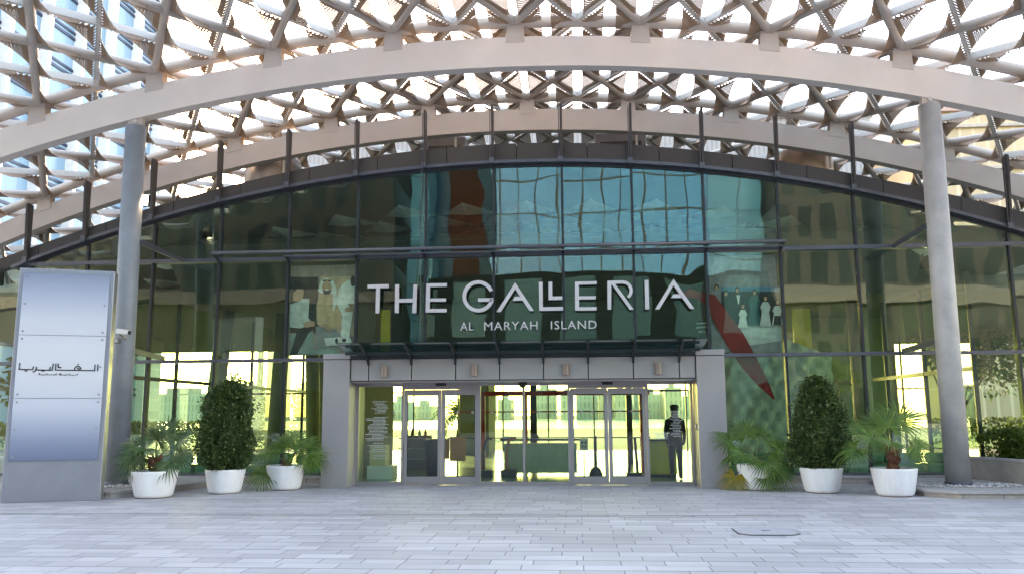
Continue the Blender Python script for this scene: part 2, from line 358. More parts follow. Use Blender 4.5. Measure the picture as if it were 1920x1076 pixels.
# shades: two perforated twisted panels in every diamond
def panel(mb, A, F, B, side, cx):
    """apex A, free edge F-B; side=+1: apex is the left corner"""
    A, F, B = Vector(A), Vector(F), Vector(B)
    mid = (F+B)/2; toA = (A-mid)
    inner = (cx < 0) == (side > 0)
    f = min(1, abs(cx)/6)
    k = (.14+.20*f) if inner else (.14+.08*f)
    dz = (-.26 if inner else .10)*(.35+.65*f)
    k0, nA, nB = len(mb.v), 9, 4
    Mx = mid + toA*k + Vector((0,0,dz))
    for ia in range(nA):
        a = ia/(nA-1)
        F2 = F+(A-F)*.16; B2 = B+(A-B)*.16
        tub = F2.lerp(A, a*2) if a < .5 else A.lerp(B2, a*2-1)
        fr = F2*(1-a)**2 + (Mx*2-(F2+B2)*.5)*2*a*(1-a) + B2*a*a
        dist = (tub-fr).length
        for ib in range(nB):
            b = ib/(nB-1); p = tub.lerp(fr, b); p.z += .05*sin(pi*b)*(1 if inner else -1) - .03
            mb.v.append(tuple(p)); mb.uv.append((p.y*1.0, b*dist)); mb.rim.append((a, b))
    for ia in range(nA-1):
        for ib in range(nB-1):
            q = k0+ia*nB+ib; mb.f.append((q, q+1, q+nB+1, q+nB))
cells = []
for j in range(J0+1, J1):
    for i in range(I0, I1-1):
        if (i+j) % 2: continue
        for side in (1, -1):
            Lc, Rc, Fc, Bc = node(i, j), node(i+2, j), node(i+1, j-1), node(i+1, j+1)
            A = Lc if side > 0 else Rc
            cx = (i+1)*HX
            d = ((Lc+Rc)/2-CAM); v = Vector((d.dot(rt), d.dot(up), d.dot(fw)))
            inview = v.z > 0 and abs(v.x/v.z*FPX) < 1000 and -538 < -v.y/v.z*FPX < -150
            cells.append((0 if inview else 1, d.length, A, Fc, Bc, side, cx))
cells.sort(key=lambda c: (c[0], c[1]))
rest = MB()
for n, c in enumerate(cells):
    if n < 100:
        mb = MB(); panel(mb, *c[2:]); obj('shade_panel', mb, 'perf', canopy, smooth=True)
    else: panel(rest, *c[2:])
obj('shade_panels', rest, 'perf', canopy, smooth=True, kind='stuff')
# columns
def column(m, top, bot, r, nm):
    top, bot = Vector(top), Vector(bot)
    c = obj('column', MB().sweep([bot, bot.lerp(top, .5), top], [r*1.03, r, r*.98], 28), m, canopy, smooth=False)
    for p in c.data.polygons: p.use_smooth = len(p.vertices) == 4
    t = top
    obj('pin_plate', MB().box(t.x-.17, t.x+.17, t.y-.07, t.y+.07, t.z-.06, t.z+.42), 'beam', c)
    obj('pin', MB().sweep([(t.x, t.y-.10, t.z+.12), (t.x, t.y+.10, t.z+.12)], .045, 12), 'bar', c)
    obj('base_ring', MB().lathe([(r*1.12,0),(r*1.14,.07),(r*1.04,.10)], (bot.x,bot.y,bot.z-.02), 28), 'transom', c)
    return c
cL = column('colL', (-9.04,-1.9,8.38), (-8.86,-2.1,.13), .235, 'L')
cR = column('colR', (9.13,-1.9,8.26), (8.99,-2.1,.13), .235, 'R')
# struts from the columns back to the glass wall
for c, a, b in ((cL,(-8.72,-1.95,5.58),(-8.62,-.1,5.50)), (cR,(8.86,-1.95,5.55),(8.85,-.1,5.48)), (cL,(-8.76,-1.95,3.08),(-8.95,-.1,3.03)), (cR,(8.84,-1.95,3.06),(8.86,-.1,3.0))):
    obj('strut', MB().bar(a, b, .07, .12), 'transom', c)

# ================================================================== GLASS BUILDING
hall = thing('glass_entrance_hall', 'arched green glass entrance hall with dark curved fascia and grey door portal', 'building', (0,0,0))
ftx = [-15.2,-13.2,-11.15,-9.4,-7.68,-5.89,-4.14,-2.41,-.69,1.03,2.74,4.49,6.23,8.02,9.72,11.45,13.3]
ftz = [5.10,5.68,6.28,6.88,7.42,7.84,8.06,8.19,8.23,8.22,8.13,7.93,7.64,7.29,6.89,6.37,5.75]
gtx = [-12.68,-11.19,-9.43,-7.7,-5.91,-4.16,-2.42,-.7,1.02,2.74,4.49,6.24,8.02,9.76,11.44,12.9]
gtz = [5.52,5.98,6.50,6.95,7.31,7.53,7.67,7.73,7.72,7.64,7.48,7.22,6.83,6.35,5.80,5.3]
pf = np.polyfit(ftx, ftz, 4); pg = np.polyfit(gtx, gtz, 4)
fz = lambda x: float(np.polyval(pf, x)); gz = lambda x: float(np.polyval(pg, x))
MX = [-14.4,-12.69,-11.17,-9.42,-7.68,-5.90,-4.14,-2.41,-.71,1.0,2.71,4.44,6.21,7.99,9.76,11.48,13.2,14.95]
Z1, Z2 = 2.96, 5.49
def strip(xa, xb, n, ztop, zbot, y0, y1, m, name='fascia', parent=hall):
    mb = MB()
    for i in range(n+1):
        x = xa+(xb-xa)*i/n; mb.v += [(x,y0,ztop(x)),(x,y1,ztop(x)),(x,y1,zbot(x)),(x,y0,zbot(x))]
    for i in range(n):
        a = i*4; b = a+4
        for j in range(4): mb.f.append((a+j, a+(j+1)%4, b+(j+1)%4, b+j))
    mb.f += [(0,3,2,1), (n*4,n*4+1,n*4+2,n*4+3)]
    return obj(name, mb, m, parent)
# fascia in panels with open joints
xs = [-14.2+i*1.76 for i in range(17)]
for a, b in zip(xs[:-1], xs[1:]):
    strip(a+.008, min(b, 13.6)-.008, 8, fz, lambda x: gz(x)+.10, -.12, .05, 'fascia')
strip(-14.2, 13.6, 60, lambda x: fz(x)-.02, lambda x: gz(x)+.12, .05, .10, 'dark', 'fascia_backing')
strip(-13.1, 13.2, 60, lambda x: gz(x)+.10, lambda x: gz(x)+.02, -.20, .06, 'transom', 'arch_gutter')
strip(-13.0, 13.1, 60, lambda x: gz(x)+.02, lambda x: gz(x)-.05, -.05, .08, 'mull', 'arch_frame')
obj('spring_block', MB().box(-14.9,-13.6,-.5,.3,5.0,5.45), 'fascia', hall, bevel=.02)
# glass panes
def pane(x0, x1, z0, zt, m='glass', Y=0.0, parent=hall, name='glass_pane'):
    n = 6; mb = MB(); ph = random.uniform(-.0018, .0018)
    for i in range(n+1):
        x = x0+(x1-x0)*i/n; zz = zt(x) if callable(zt) else zt
        mb.v += [(x, Y, z0), (x, Y+ph, max(zz, z0+.01))]
    for i in range(n): a = i*2; mb.f.append((a, a+2, a+3, a+1))
    return obj(name, mb, m, parent)
def gmat(i):
    m = M['glass'].copy(); m.name = 'facade_glass'
    for n in m.node_tree.nodes:
        if n.type == 'BUMP': n.inputs['Distance'].default_value = .006+.014*random.random()
    mp = m.node_tree.nodes.new('ShaderNodeMapping'); mp.inputs['Location'].default_value = (i*3.7, 0, i*1.3)
    tcn = [n for n in m.node_tree.nodes if n.type == 'TEX_COORD'][0]; tn = [n for n in m.node_tree.nodes if n.type == 'TEX_NOISE'][0]
    m.node_tree.links.new(tcn.outputs['Object'], mp.inputs[0]); m.node_tree.links.new(mp.outputs[0], tn.inputs['Vector']); return m
GM = [gmat(i) for i in range(9)]
PL, PR = -4.44, 4.48
for k, (a, b) in enumerate(zip(MX[:-1], MX[1:])):
    ga, gb = a+.03, b-.03
    if a > -12.9 and b < 13.4: pane(ga, gb, Z2+.05, lambda x: gz(x)-.03, GM[k % 9])
    pane(ga, gb, Z1+.05, Z2-.05, GM[(k*4+3) % 9])
    if b <= PL+.4 or a >= PR-.1:
        x0, x1 = ga, min(gb, PL-.02) if b <= PL+.4 else gb
        pane(max(x0, PR+.03) if a >= PR-.1 else x0, x1, .24, Z1-.05, GM[(k*2+5) % 9])
# mullions
for x in MX:
    zt = gz(x)-.03 if -12.9 < x < 13.1 else Z2
    zb = .2 if (x < PL or x > PR) else Z1+.04
    obj('mullion', MB().box(x-.03, x+.03, -.05, .12, zb, Z2-.045), 'mull', hall)
    if zt > Z2+.1: obj('mullion', MB().box(x-.03, x+.03, -.05, .12, Z2+.05, zt), 'mull', hall)
obj('transom', MB().box(-16.2, 15.5, -.09, .14, Z2-.045, Z2+.045), 'transom', hall)
obj('transom', MB().box(-16.2, PL-.05, -.09, .14, Z1-.04, Z1+.04), 'transom', hall)
obj('transom', MB().box(PR+.07, 15.5, -.09, .14, Z1-.04, Z1+.04), 'transom', hall)
obj('sill', MB().box(-16.2, PL-.06, -.12, .14, .185, .235), 'transom', hall)
obj('sill', MB().box(PR+.08, 15.5, -.12, .14, .185, .235), 'transom', hall)
# plinth stones
for xa, xb in ((-16.2, PL-.06), (PR+.08, 15.5)):
    x = xa
    while x < xb-.02:
        x2 = min(x+.9, xb); obj('plinth_stone', MB().box(x+.004, x2-.004, -.22, .2, .125, .183), 'stone', hall)
        obj('plinth_stone', MB().box(x+.004+.2, min(x2+.2, xb)-.004, -.20, .2, 0, .120), 'stoneB', hall) if x+.25 < xb else None
        x = x2
# sun shelf above the transom
shelf = obj('sun_shelf', MB().sweep([(-7.7,-.42,5.60), (6.25,-.42,5.60)], .045, 12), 'transom', hall, smooth=True)
obj('shelf_glass', MB().box(-5.9,6.2,-.38,-.10,5.50,5.512), mat('pale_shelf_panel', (.20,.22,.25), .3), shelf)
for x in MX[4:13]: obj('shelf_bracket', MB().bar((x,-.06,5.47),(x,-.42,5.58), .05, .06), 'mull', shelf)
# fins on the fascia with tie rods
FT = {-11.17:7.56,-9.42:8.09,-7.68:8.52,-5.90:8.76,-4.14:8.97,-2.41:9.14,-.71:9.20,1.0:9.18,2.71:9.15,4.44:8.97,6.21:8.75,7.99:8.49,9.76:8.10,11.48:7.56,-12.69:7.0,13.2:6.9}
for x, zt in FT.items():
    zb = gz(x)+.08
    prof = [(-.20,zb),(-.27,zb+.25),(-.36,zt-.02),(-.33,zt+.03),(-.125,zt),(-.125,zb)]
    f = obj('fin', MB().prism([(x-.028, y, z) for y, z in prof], (.056,0,0)), 'fascia', hall)
    obj('tie_rod', MB().sweep([(x-.06,-.30,zt-.05),(x-.06,-.22,zb-.04)], .011, 6), 'transom', f)
    obj('clevis', MB().box(x-.085,x+.03,-.27,-.20,zb-.07,zb+.07), 'transom', f)
obj('tie_rod', MB().sweep([(-2.47,-.30,7.8),(-2.47,-.35,3.1)], .010, 6), 'transom', hall)
# rooftop drums seen between fascia and beam
for k, (px, py, sx) in enumerate(((515,310,.95),(838,276,.62),(1162,268,.75),(1508,292,.85))):
    p = at(px, py, 3.9)
    d = thing('roof_fan_housing', ('round grey rooftop fan housing left of centre, the widest of the four',
        'grey box shaped rooftop housing left of the middle under the second arch beam',
        'grey box shaped rooftop housing just right of the middle under the second arch beam',
        'bronze tinted round rooftop housing, furthest right behind the dark fascia')[k], 'roof vent', (p.x,p.y,p.z-1.0), 'rooftop housings behind the fascia')
    mm = mat('weathered_drum_metal', (.30,.27,.25) if k < 3 else (.38,.26,.18), .4, metal=.5, var=.15)
    if k in (0, 3): obj('drum', MB().lathe([(sx*.9,-1.5),(sx*.92,-.25),(sx*.82,.05),(sx*.60,.28),(sx*.3,.36)], p, 28), mm, d, smooth=True)
    else: obj('casing', MB().box(p.x-sx, p.x+sx, p.y-.4, p.y+.5, p.z-1.5, p.z+.18), mm, d, bevel=.04); obj('louvre_slot', MB().box(p.x-sx*.8, p.x+sx*.8, p.y-.42, p.y-.38, p.z-.22, p.z-.10), 'fascia', d)
    obj('lifting_post', MB().box(p.x+sx*.55, p.x+sx*.55+.06, p.y-.75, p.y-.69, p.z-.6, p.z+.2), 'bar', d)

# ---- entrance portal
def clad(mb, name='portal_panel', m='clad', b=.006): return obj(name, mb, m, hall, bevel=b)
for x0, x1 in ((-4.49,-3.88),(3.92,4.53)):
    clad(MB().box(x0, x1, -1.40, .02, 0.0, 2.86), 'portal_pier')
    clad(MB().box(x0-.01, x1+.01, -1.42, .02, 2.875, 3.0), 'pier_cap')
    obj('pier_joint', MB().box(x0+.02, x1-.02, -1.38, 0, 2.85, 2.88), 'dark', hall)
seams = [-3.87,-3.45,-2.46,-1.45,-.45,.54,1.54,2.54,3.55,3.91]
for a, b in zip(seams[:-1], seams[1:]): clad(MB().box(a+.012, b-.012, -1.36, -1.25, 2.385, 2.865), 'header_panel')
obj('header_core', MB().box(-3.87, 3.91, -1.26, .0, 2.375, 2.95), 'dark', hall)
obj('header_beam', MB().box(-3.87, 3.91, -1.40, -1.27, 2.875, 2.955), 'mull', hall)
obj('soffit', MB().box(-3.87, 3.91, -1.27, 0, 2.335, 2.372), 'clad2', hall)
# canopy over the doors
can = obj('canopy_rail', MB().sweep([(-3.93,-1.62,2.985),(3.98,-1.62,2.985)], .035, 10), 'mull', hall)
cg = MB()
for a, b in zip([-3.98]+seams[2:9:1], seams[2:9:1]+[4.08]): cg.add([(a+.006,-1.30,3.02),(b-.006,-1.30,3.02),(b-.006,-2.25,3.16),(a+.006,-2.25,3.16),(a+.006,-1.30,3.034),(b-.006,-1.30,3.034),(b-.006,-2.25,3.174),(a+.006,-2.25,3.174)], [(0,3,2,1),(4,5,6,7),(0,1,5,4),(1,2,6,5),(2,3,7,6),(3,0,4,7)])
obj('canopy_glass', cg, 'glass_can', hall)
for x in seams[1:9]:
    obj('canopy_bracket', MB().prism([(x-.022,-1.37,2.72),(x-.022,-1.37,2.99),(x-.022,-2.16,3.135),(x-.022,-2.16,3.10),(x-.022,-1.62,2.93)], (.044,0,0)), 'mull', can)
    obj('canopy_clamp', MB().box(x-.06,x+.06,-2.2,-1.7,3.095,3.108), 'mull', can) if False else None
# door wall at Y=-.65
DY = -.65
fr = MB()
fr.box(-3.88,3.92,DY-.05,DY+.08,2.27,2.335)
obj('door_header', fr, 'clad2', hall)
for x in (-3.855,-2.79,-.985,.045,1.085,2.875,3.875):
    obj('door_post', MB().box(x-.025, x+.025, DY-.06, DY+.07, 0, 2.268), 'clad2', hall)
def fixed(a, b):
    o = pane(a, b, .09, 2.26, 'glass_door', DY, name='fixed_pane')
    obj('bottom_rail', MB().box(a, b, DY-.045, DY+.045, 0, .085), 'clad2', o); return o
fixed(-3.83,-2.815); fixed(-.96,.02); fixed(.07,1.06); fx = fixed(2.90,3.85)
def door(a, b, Y):
    d = obj('sliding_door', MB().box(a, a+.075, Y-.03, Y+.03, .02, 2.19).box(b-.075, b, Y-.03, Y+.03, .02, 2.19).box(a+.075, b-.075, Y-.03, Y+.03, 2.06, 2.19).box(a+.075, b-.075, Y-.03, Y+.03, .02, .20), 'clad2', hall)
    n = MB(); n.v = [(a+.075,Y,.2),(b-.075,Y,.2),(b-.075,Y,2.06),(a+.075,Y,2.06)]; n.f = [(0,1,2,3)]
    obj('door_glass', n, 'glass_door', d)
    obj('gasket', MB().box(a+.075, a+.085, Y-.02, Y+.02, .2, 2.06).box(b-.085, b-.075, Y-.02, Y+.02, .2, 2.06).box(a+.085, b-.085, Y-.02, Y+.02, 2.05, 2.06).box(a+.085, b-.085, Y-.02, Y+.02, .2, .21), 'dark', d)
for a, b in ((-2.755,-1.885),(-1.875,-1.015),(1.115,1.975),(1.985,2.845)): door(a, b, DY-.0)
for a, b in ((-2.76,-1.01),(1.11,2.85)): obj('door_track', MB().box(a,b,DY-.055,DY+.05,2.195,2.268), 'clad2', hall)
for x in (-1.88, 1.98): obj('door_sensor', MB().box(x-.12,x+.12,DY-.14,DY-.062,2.27,2.34), 'black', hall, bevel=.01)
obj('threshold', MB().box(-3.85,3.9,DY-.12,DY+.12,0,.012), 'clad2', hall)
dc = thing('dome_camera', 'small black dome camera under the middle of the door header', 'camera', (.04,DY-.3,2.33))
obj('mount', MB().lathe([(.10,-.02),(.10,.0)], (.04,DY-.3,2.33), 18), 'black', dc); obj('dome', MB().lathe([(.02,-.13),(.06,-.11),(.085,-.07),(.095,-.022)], (.04,DY-.3,2.33), 18), 'black', dc, smooth=True)
cr = thing('card_reader', 'small grey key reader on the inner side of the right portal pier', 'card reader', (3.90,-1.1,1.3))
obj('reader_box', MB().box(3.885,3.918,-1.15,-1.05,1.24,1.38), 'clad2', cr, bevel=.005); obj('reader_face', MB().box(3.88,3.886,-1.14,-1.06,1.30,1.37), 'white', cr)
# wall lamps
for k, x in enumerate((-3.08,-1.02,1.04,3.09)):
    l = thing('wall_lamp', ('bronze half round wall lamp, leftmost on the grey header above the doors','bronze wall lamp left of the dome camera on the header','bronze wall lamp right of the dome camera on the header','bronze wall lamp, rightmost on the grey header near the right pier')[k], 'lamp', (x,-1.36,2.6), 'wall lamps on the header above the doors')
    mb = MB(); n = 12; prof = [(x-.085+0*0, -1.365)]; pts = [(x+.085*cos(pi+pi*i/n), -1.365+.10*sin(pi+pi*i/n)) for i in range(n+1)]
    mb.prism([(a, b, 2.465) for a, b in pts], (0,0,.245)); obj('shade', mb, 'bronze', l)
    obj('back_plate', MB().box(x-.095,x+.095,-1.372,-1.362,2.45,2.725), 'clad2', l)

# opening hours printed on the outer panes: fine white lines
def linetext(x0, x1, z0, z1, n, root, rnd):
    mb = MB()
    for i in range(n):
        z = z1-(z1-z0)*i/n; a = x0+rnd.random()*(x1-x0)*.35; b = x1-rnd.random()*(x1-x0)*.25
        xx = a
        while xx < b: 
            l = .02+.05*rnd.random(); mb.box(xx, min(xx+l, b), DY-.006, DY-.003, z, z+.011); xx += l+.012
    return obj('printed_lines', mb, 'white', root)
def text_mesh(txt, size, name, m, parent, place, ext=.002, spacing=1.0, fit=None):
    cu = bpy.data.curves.new(name, 'FONT'); cu.body = txt; cu.size = size; cu.extrude = ext; cu.space_character = spacing; cu.align_x = 'CENTER'; cu.resolution_u = 3
    to = bpy.data.objects.new(name, cu); COL.objects.link(to); bpy.context.view_layer.update()
    me = bpy.data.meshes.new_from_object(to.evaluated_get(bpy.context.evaluated_depsgraph_get())); bpy.data.objects.remove(to)
    if fit:
        xsv = [v.co.x for v in me.vertices]; ysv = [v.co.y for v in me.vertices]
        w_, h_ = max(xsv)-min(xsv), max(ysv)-min(ysv); cx_, mn = (max(xsv)+min(xsv))/2, min(ysv)
        for v in me.vertices: v.co.x = (v.co.x-cx_)*fit[0]/w_; v.co.y = (v.co.y-mn)*fit[1]/h_
    me.transform(Matrix.Translation(Vector(place)) @ Matrix.Rotation(pi/2, 4, 'X'))
    off = Vector((0,0,0)); p = parent
    while p is not None: off += p.location; p = p.parent
    me.transform(Matrix.Translation(-off)); me.materials.clear(); me.materials.append(M[m] if isinstance(m, str) else m)
    o = bpy.data.objects.new(name, me); COL.objects.link(o); o.parent = parent; return o
rnd = random.Random(3)
dl = thing('directory_lettering', 'columns of tiny white printed lines on the glass pane left of the doors', 'lettering', (-3.35,DY,1.2))
linetext(-3.55,-3.12,1.62,1.92,9,dl,rnd); linetext(-3.68,-3.12,1.0,1.55,17,dl,rnd); linetext(-3.62,-3.12,.72,.95,5,dl,rnd)
text_mesh('THE GALLERIA', .06, 'name_line', 'white', dl, (-3.33,DY-.004,.66), .001, fit=(.30,.035)); obj('rule', MB().box(-3.52,-3.14,DY-.006,DY-.003,.615,.622), 'white', dl)
dl = thing('directory_lettering', 'tiny white printed lines on the glass pane right of the doors, before the standing person', 'lettering', (3.4,DY,1.2))
linetext(3.36,3.66,1.05,1.65,17,dl,rnd); linetext(2.98,3.4,1.0,1.16,5,dl,rnd)
# round safety dots on door glass
sdots = thing('safety_dots', 'row of small grey round stickers across the door glass at chest height', 'stickers', (0,DY,1.62))
for x in (-3.0,-1.5,-1.15,-.7,-.2,.4,.8,1.38,1.62,2.25,2.52): obj('dot', MB().sweep([(x,DY-.009,1.66),(x,DY-.005,1.66)], .028, 14), 'clad', sdots)

# ================================================================== BIG SIGN
SY = -.25
sign = thing('entrance_sign', 'big pale letters THE GALLERIA mounted across the green glass above the doors', 'sign', (0,SY,4.0))
def A3(pt, o): p = at(o+pt[0]/6, 510+pt[1]/6, SY); return p
def poly(mb, pts, o): mb.prism([A3(p, o) for p in pts][::-1], (0,.05,0))
def ring(mb, c, ro, ri, a0, a1, o, n=40):
    for i in range(n):
        t0 = radians(a0+(a1-a0)*i/n); t1 = radians(a0+(a1-a0)*(i+1)/n)
        poly(mb, [(c[0]+ro*cos(t0), c[1]-ro*sin(t0)), (c[0]+ro*cos(t1), c[1]-ro*sin(t1)), (c[0]+ri*cos(t1), c[1]-ri*sin(t1)), (c[0]+ri*cos(t0), c[1]-ri*sin(t0))][::-1], o)
LET = [(680,[[(53,143),(290,137),(290,178),(53,181)],[(150,180),(193,179),(185,460),(143,460)]]),
 (680,[[(365,140),(408,140),(403,457),(360,457)],[(572,140),(612,140),(600,457),(556,457)],[(405,300),(570,296),(568,338),(403,340)]]),
 (680,[[(716,130),(758,130),(752,450),(706,450)],[(757,128),(945,126),(945,163),(757,167)],[(754,295),(937,292),(935,330),(753,330)],[(752,412),(943,410),(942,450),(752,450)]]),
 (680,[[(1297,292),(1474,289),(1440,330),(1297,330)]]),
 (680,[[(1715,118),(1715,190),(1552,445),(1505,445)],[(1715,118),(1926,432),(1877,434),(1715,190)],[(1712,275),(1775,275),(1800,317),(1685,318)]]),
 (1000,[[(62,112),(103,112),(107,432),(66,432)],[(106,392),(335,388),(335,428),(106,432)],[(170,110),(212,110),(214,312),(170,312)],[(213,272),(325,270),(325,310),(213,312)]]),
 (1000,[[(468,110),(512,110),(514,430),(470,430)],[(512,108),(714,104),(714,138),(512,142)],[(513,270),(705,268),(700,303),(513,306)],[(514,392),(714,390),(712,428),(514,430)]]),
 (1000,[[(833,98),(878,98),(876,418),(835,420)],[(878,97),(1005,96),(1005,130),(878,134)],[(880,134),(922,134),(1130,418),(1085,420)]]),
 (1000,[[(1252,92),(1296,90),(1304,415),(1260,418)]]),
 (1000,[[(1577,78),(1577,150),(1418,416),(1370,416)],[(1577,78),(1812,410),(1762,408),(1577,150)],[(1575,248),(1640,246),(1672,288),(1548,290)]])]
for k, (o, ps) in enumerate(LET):
    mb = MB()
    for p in ps: poly(mb, p, o)
    if k == 3: ring(mb, (1300,272), 178, 137, 22, 348, o)
    if k == 7: ring(mb, (1005,208), 112, 78, 90, -50, o, 24)
    obj('letter', mb, 'letter', sign)
sub = thing('island_sign', 'small white lettering AL MARYAH ISLAND below the large sign letters', 'sign', (.15,-.2,3.6))
for txt, xa, xb in (('AL',863,888),('MARYAH',908,1008),('ISLAND',1033,1119)):
    a, b = at(xa,619,-.2), at(xb,619,-.2)
    text_mesh(txt, .3, 'lettering', 'letter', sub, ((a.x+b.x)/2,-.2,3.615), .008, spacing=1.12, fit=(b.x-a.x, .20))

# ================================================================== POSTERS
def flatmat(n, c): return mat(n, c, .55, var=.28, scale=5)
PC = {k: flatmat('print_'+k, c) for k, c in dict(tan=(.80,.52,.36), dkbrown=(.07,.045,.04), skin=(.66,.36,.24), hair=(.02,.018,.02), greyw=(.68,.68,.66), white=(.92,.88,.84), robe=(.78,.48,.30), teal=(.30,.38,.36), dk=(.03,.035,.045), grey=(.34,.32,.34), blue=(.10,.28,.45), green=(.02,.13,.14), redp=(.30,.02,.03), brick=(.48,.34,.30)).items()}
def poster(name, label, ox, oy, sc, Y, rect, shapes):
    a, b = at(ox+rect[0]/sc, oy+rect[1]/sc, Y), at(ox+rect[2]/sc, oy+rect[3]/sc, Y)
    r = thing(name, label, 'poster', ((a.x+b.x)/2, Y, b.z))
    obj('print', MB().box(a.x, b.x, Y, Y+.02, b.z, a.z), PC[rect[4]], r)
    for i, (c, nm, pts) in enumerate(shapes):
        y = Y-.003*(i+1)
        pp = [at(ox+x/sc, oy+yy/sc, Y) for x, yy in pts]
        obj(nm, MB().prism([(p.x, y, p.z) for p in pp], (0,.0022,0)), PC[c], r)
    return r
def ell(cx, cy, rx, ry, n=18): return [(cx+rx*cos(2*pi*i/n), cy+ry*sin(2*pi*i/n)) for i in range(n)]
poster('photo_poster', 'large photo poster of three men in robes and jacket, left of the sign', 520,460,4.89, .10, (118,190,715,1000,'brick'), [
 ('dkbrown','backdrop',[(118,290),(375,290),(372,800),(118,800)]), ('grey','wall_panel',[(470,650),(540,650),(540,830),(470,830)]),
 ('tan','backdrop',[(395,285),(712,285),(712,830),(395,830)]), ('teal','seat',[(118,810),(330,780),(330,1000),(118,1000)]),
 ('dk','trousers',[(180,790),(330,770),(290,800),(180,1000),(118,1000)]),
 ('dk','sleeve',[(330,480),(380,470),(372,760),(300,690)]),
 ('robe','robe',[(385,440),(430,430),(520,440),(560,520),(620,600),(600,720),(520,760),(440,740),(365,720),(362,560)]),
 ('grey','robe_shadow',[(355,745),(470,740),(600,810),(600,940),(360,940)]),
 ('white','headscarf',[(385,380),(405,320),(460,302),(520,330),(545,400),(550,520),(515,610),(510,450),(405,440),(375,420)]),
 ('dk','headband',[(425,318),(495,318),(500,334),(420,334)]), ('skin','face',ell(458,385,44,60)), ('dk','beard',[(420,410),(500,410),(485,448),(432,448)]), ('white','smile',ell(458,408,18,7)),
 ('white','robe',[(570,400),(620,340),(665,320),(712,360),(712,530),(650,540),(700,600),(660,860),(585,830),(600,640),(540,520)]),
 ('skin','hand',ell(660,590,38,22)), ('hair','head',ell(698,330,22,50)),
 ('greyw','jacket',[(120,540),(190,520),(240,488),(300,490),(290,660),(330,720),(220,760),(120,750)]),
 ('skin','face',[(150,430),(190,395),(245,400),(250,440),(235,490),(195,515),(150,510)]), ('hair','hair',[(122,440),(120,350),(170,330),(230,340),(268,390),(240,405),(190,400),(155,440)]),
 ('skin','hand',[(240,715),(300,690),(350,700),(350,740),(260,755)]), ('skin','hand',[(400,725),(460,720),(515,780),(470,790)]),
 ('white','watch_tray',[(435,850),(670,835),(700,905),(455,920)]), ('dk','watch',ell(550,875,14,26)), ('dk','watch',ell(620,870,20,18)),
 ('teal','table',[(280,955),(540,940),(600,1000),(280,1000)])])
fam = [('blue','backdrop',[(300,405),(752,405),(755,440),(300,440)]), ('dk','backdrop',[(300,440),(755,440),(762,700),(300,700)]),('greyw','floor',[(300,700),(765,700),(770,820),(500,860),(340,800)])]
for cx, ty, h, wd, c, c2 in ((262,385,170,30,'grey','skin'),(335,430,200,34,'dk','skin'),(422,405,230,40,'dk','skin'),(465,530,190,34,'white','skin'),(553,425,280,46,'green','skin'),(638,470,240,40,'greyw','skin'),(730,500,200,38,'white','skin')):
    fam += [(c,'figure',[(cx-wd*.5,ty+52),(cx+wd*.5,ty+52),(cx+wd,ty+90),(cx+wd*.7,ty+h*.55),(cx+wd*1.1,ty+h),(cx-wd*1.1,ty+h),(cx-wd*.7,ty+h*.55),(cx-wd,ty+90)]), ('hair','hair',ell(cx,ty+22,17,22)), (c2,'face',ell(cx,ty+29,12,17))]
fam += [('white','shirt',[(412,470),(440,470),(432,540),(426,540)]), ('dk','trousers',[(705,630),(758,630),(758,700),(700,700)])]
poster('photo_poster', 'wide photo poster of a family in evening dress, right of the sign', 1280,440,4.1375, .10, (195,170,760,905,'grey'), fam)
# hanging red ribbon sculpture crossing the right poster
rb = thing('red_ribbon_sculpture', 'long red ribbon sculpture hanging diagonally inside the glass right of the sign', 'sculpture', (5,.2,2.0))
cen = [(1283,548,22),(1310,554,18),(1330,560,24),(1350,592,30),(1378,635,36),(1405,680,32),(1430,716,20),(1452,748,3)]
mb = MB()
for px, py, wd in cen:
    p = at(px, py, .06)
    for sgn, yy in ((-1,-.03),(1,-.03),(1,.03),(-1,.03)): q = at(px+sgn*wd*.42, py-sgn*wd*.30, .075); mb.v.append((q.x, q.y+yy*.3+.01*sin(px*.05), q.z))
for i in range(len(cen)-1):
    for j in range(4): mb.f.append((i*4+j, i*4+(j+1)%4, i*4+4+(j+1)%4, i*4+4+j))
mb.f += [(3,2,1,0), tuple(len(cen)*4-4+j for j in range(4))]
obj('ribbon', mb, mat('deep_red_fabric', (.36,.022,.022), .7, var=.3, scale=4), rb); 
hp = at(1316,612,.8); sh = thing('striped_ball', 'small white and dark striped ball hanging inside the glass beside the last big letter', 'ornament', hp)
for k in range(6): obj('band', MB().lathe([(.155*sqrt(max(.02,1-((k-2.5)/3.2)**2)),-.02),(.155*sqrt(max(.02,1-((k-2.5)/3.2)**2)),.02)], (hp.x,hp.y,hp.z+(k-2.5)*.05), 20), 'white' if k % 2 == 0 else 'dark', sh)

# ================================================================== INTERIOR
YB = 17.0
obj('floor', MB().box(-10.4,10.8,.21,YB,-.02,.02), 'floor_in', hall)
obj('mezzanine_slab', MB().box(-24,24,3.6,22,4.9,5.35), 'ceil', hall)  # side lengths added to keep low sun patches off the paving
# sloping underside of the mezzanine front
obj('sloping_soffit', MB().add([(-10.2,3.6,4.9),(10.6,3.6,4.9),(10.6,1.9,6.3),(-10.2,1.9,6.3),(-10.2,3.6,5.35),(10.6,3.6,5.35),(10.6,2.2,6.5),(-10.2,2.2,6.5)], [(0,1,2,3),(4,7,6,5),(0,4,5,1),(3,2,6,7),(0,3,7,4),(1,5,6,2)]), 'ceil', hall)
obj('upper_wall', MB().box(-22,22,8.5,8.8,5.352,7.2), 'inwall', hall)  # ends stretched past the hall, mostly unseen, to block the low sun
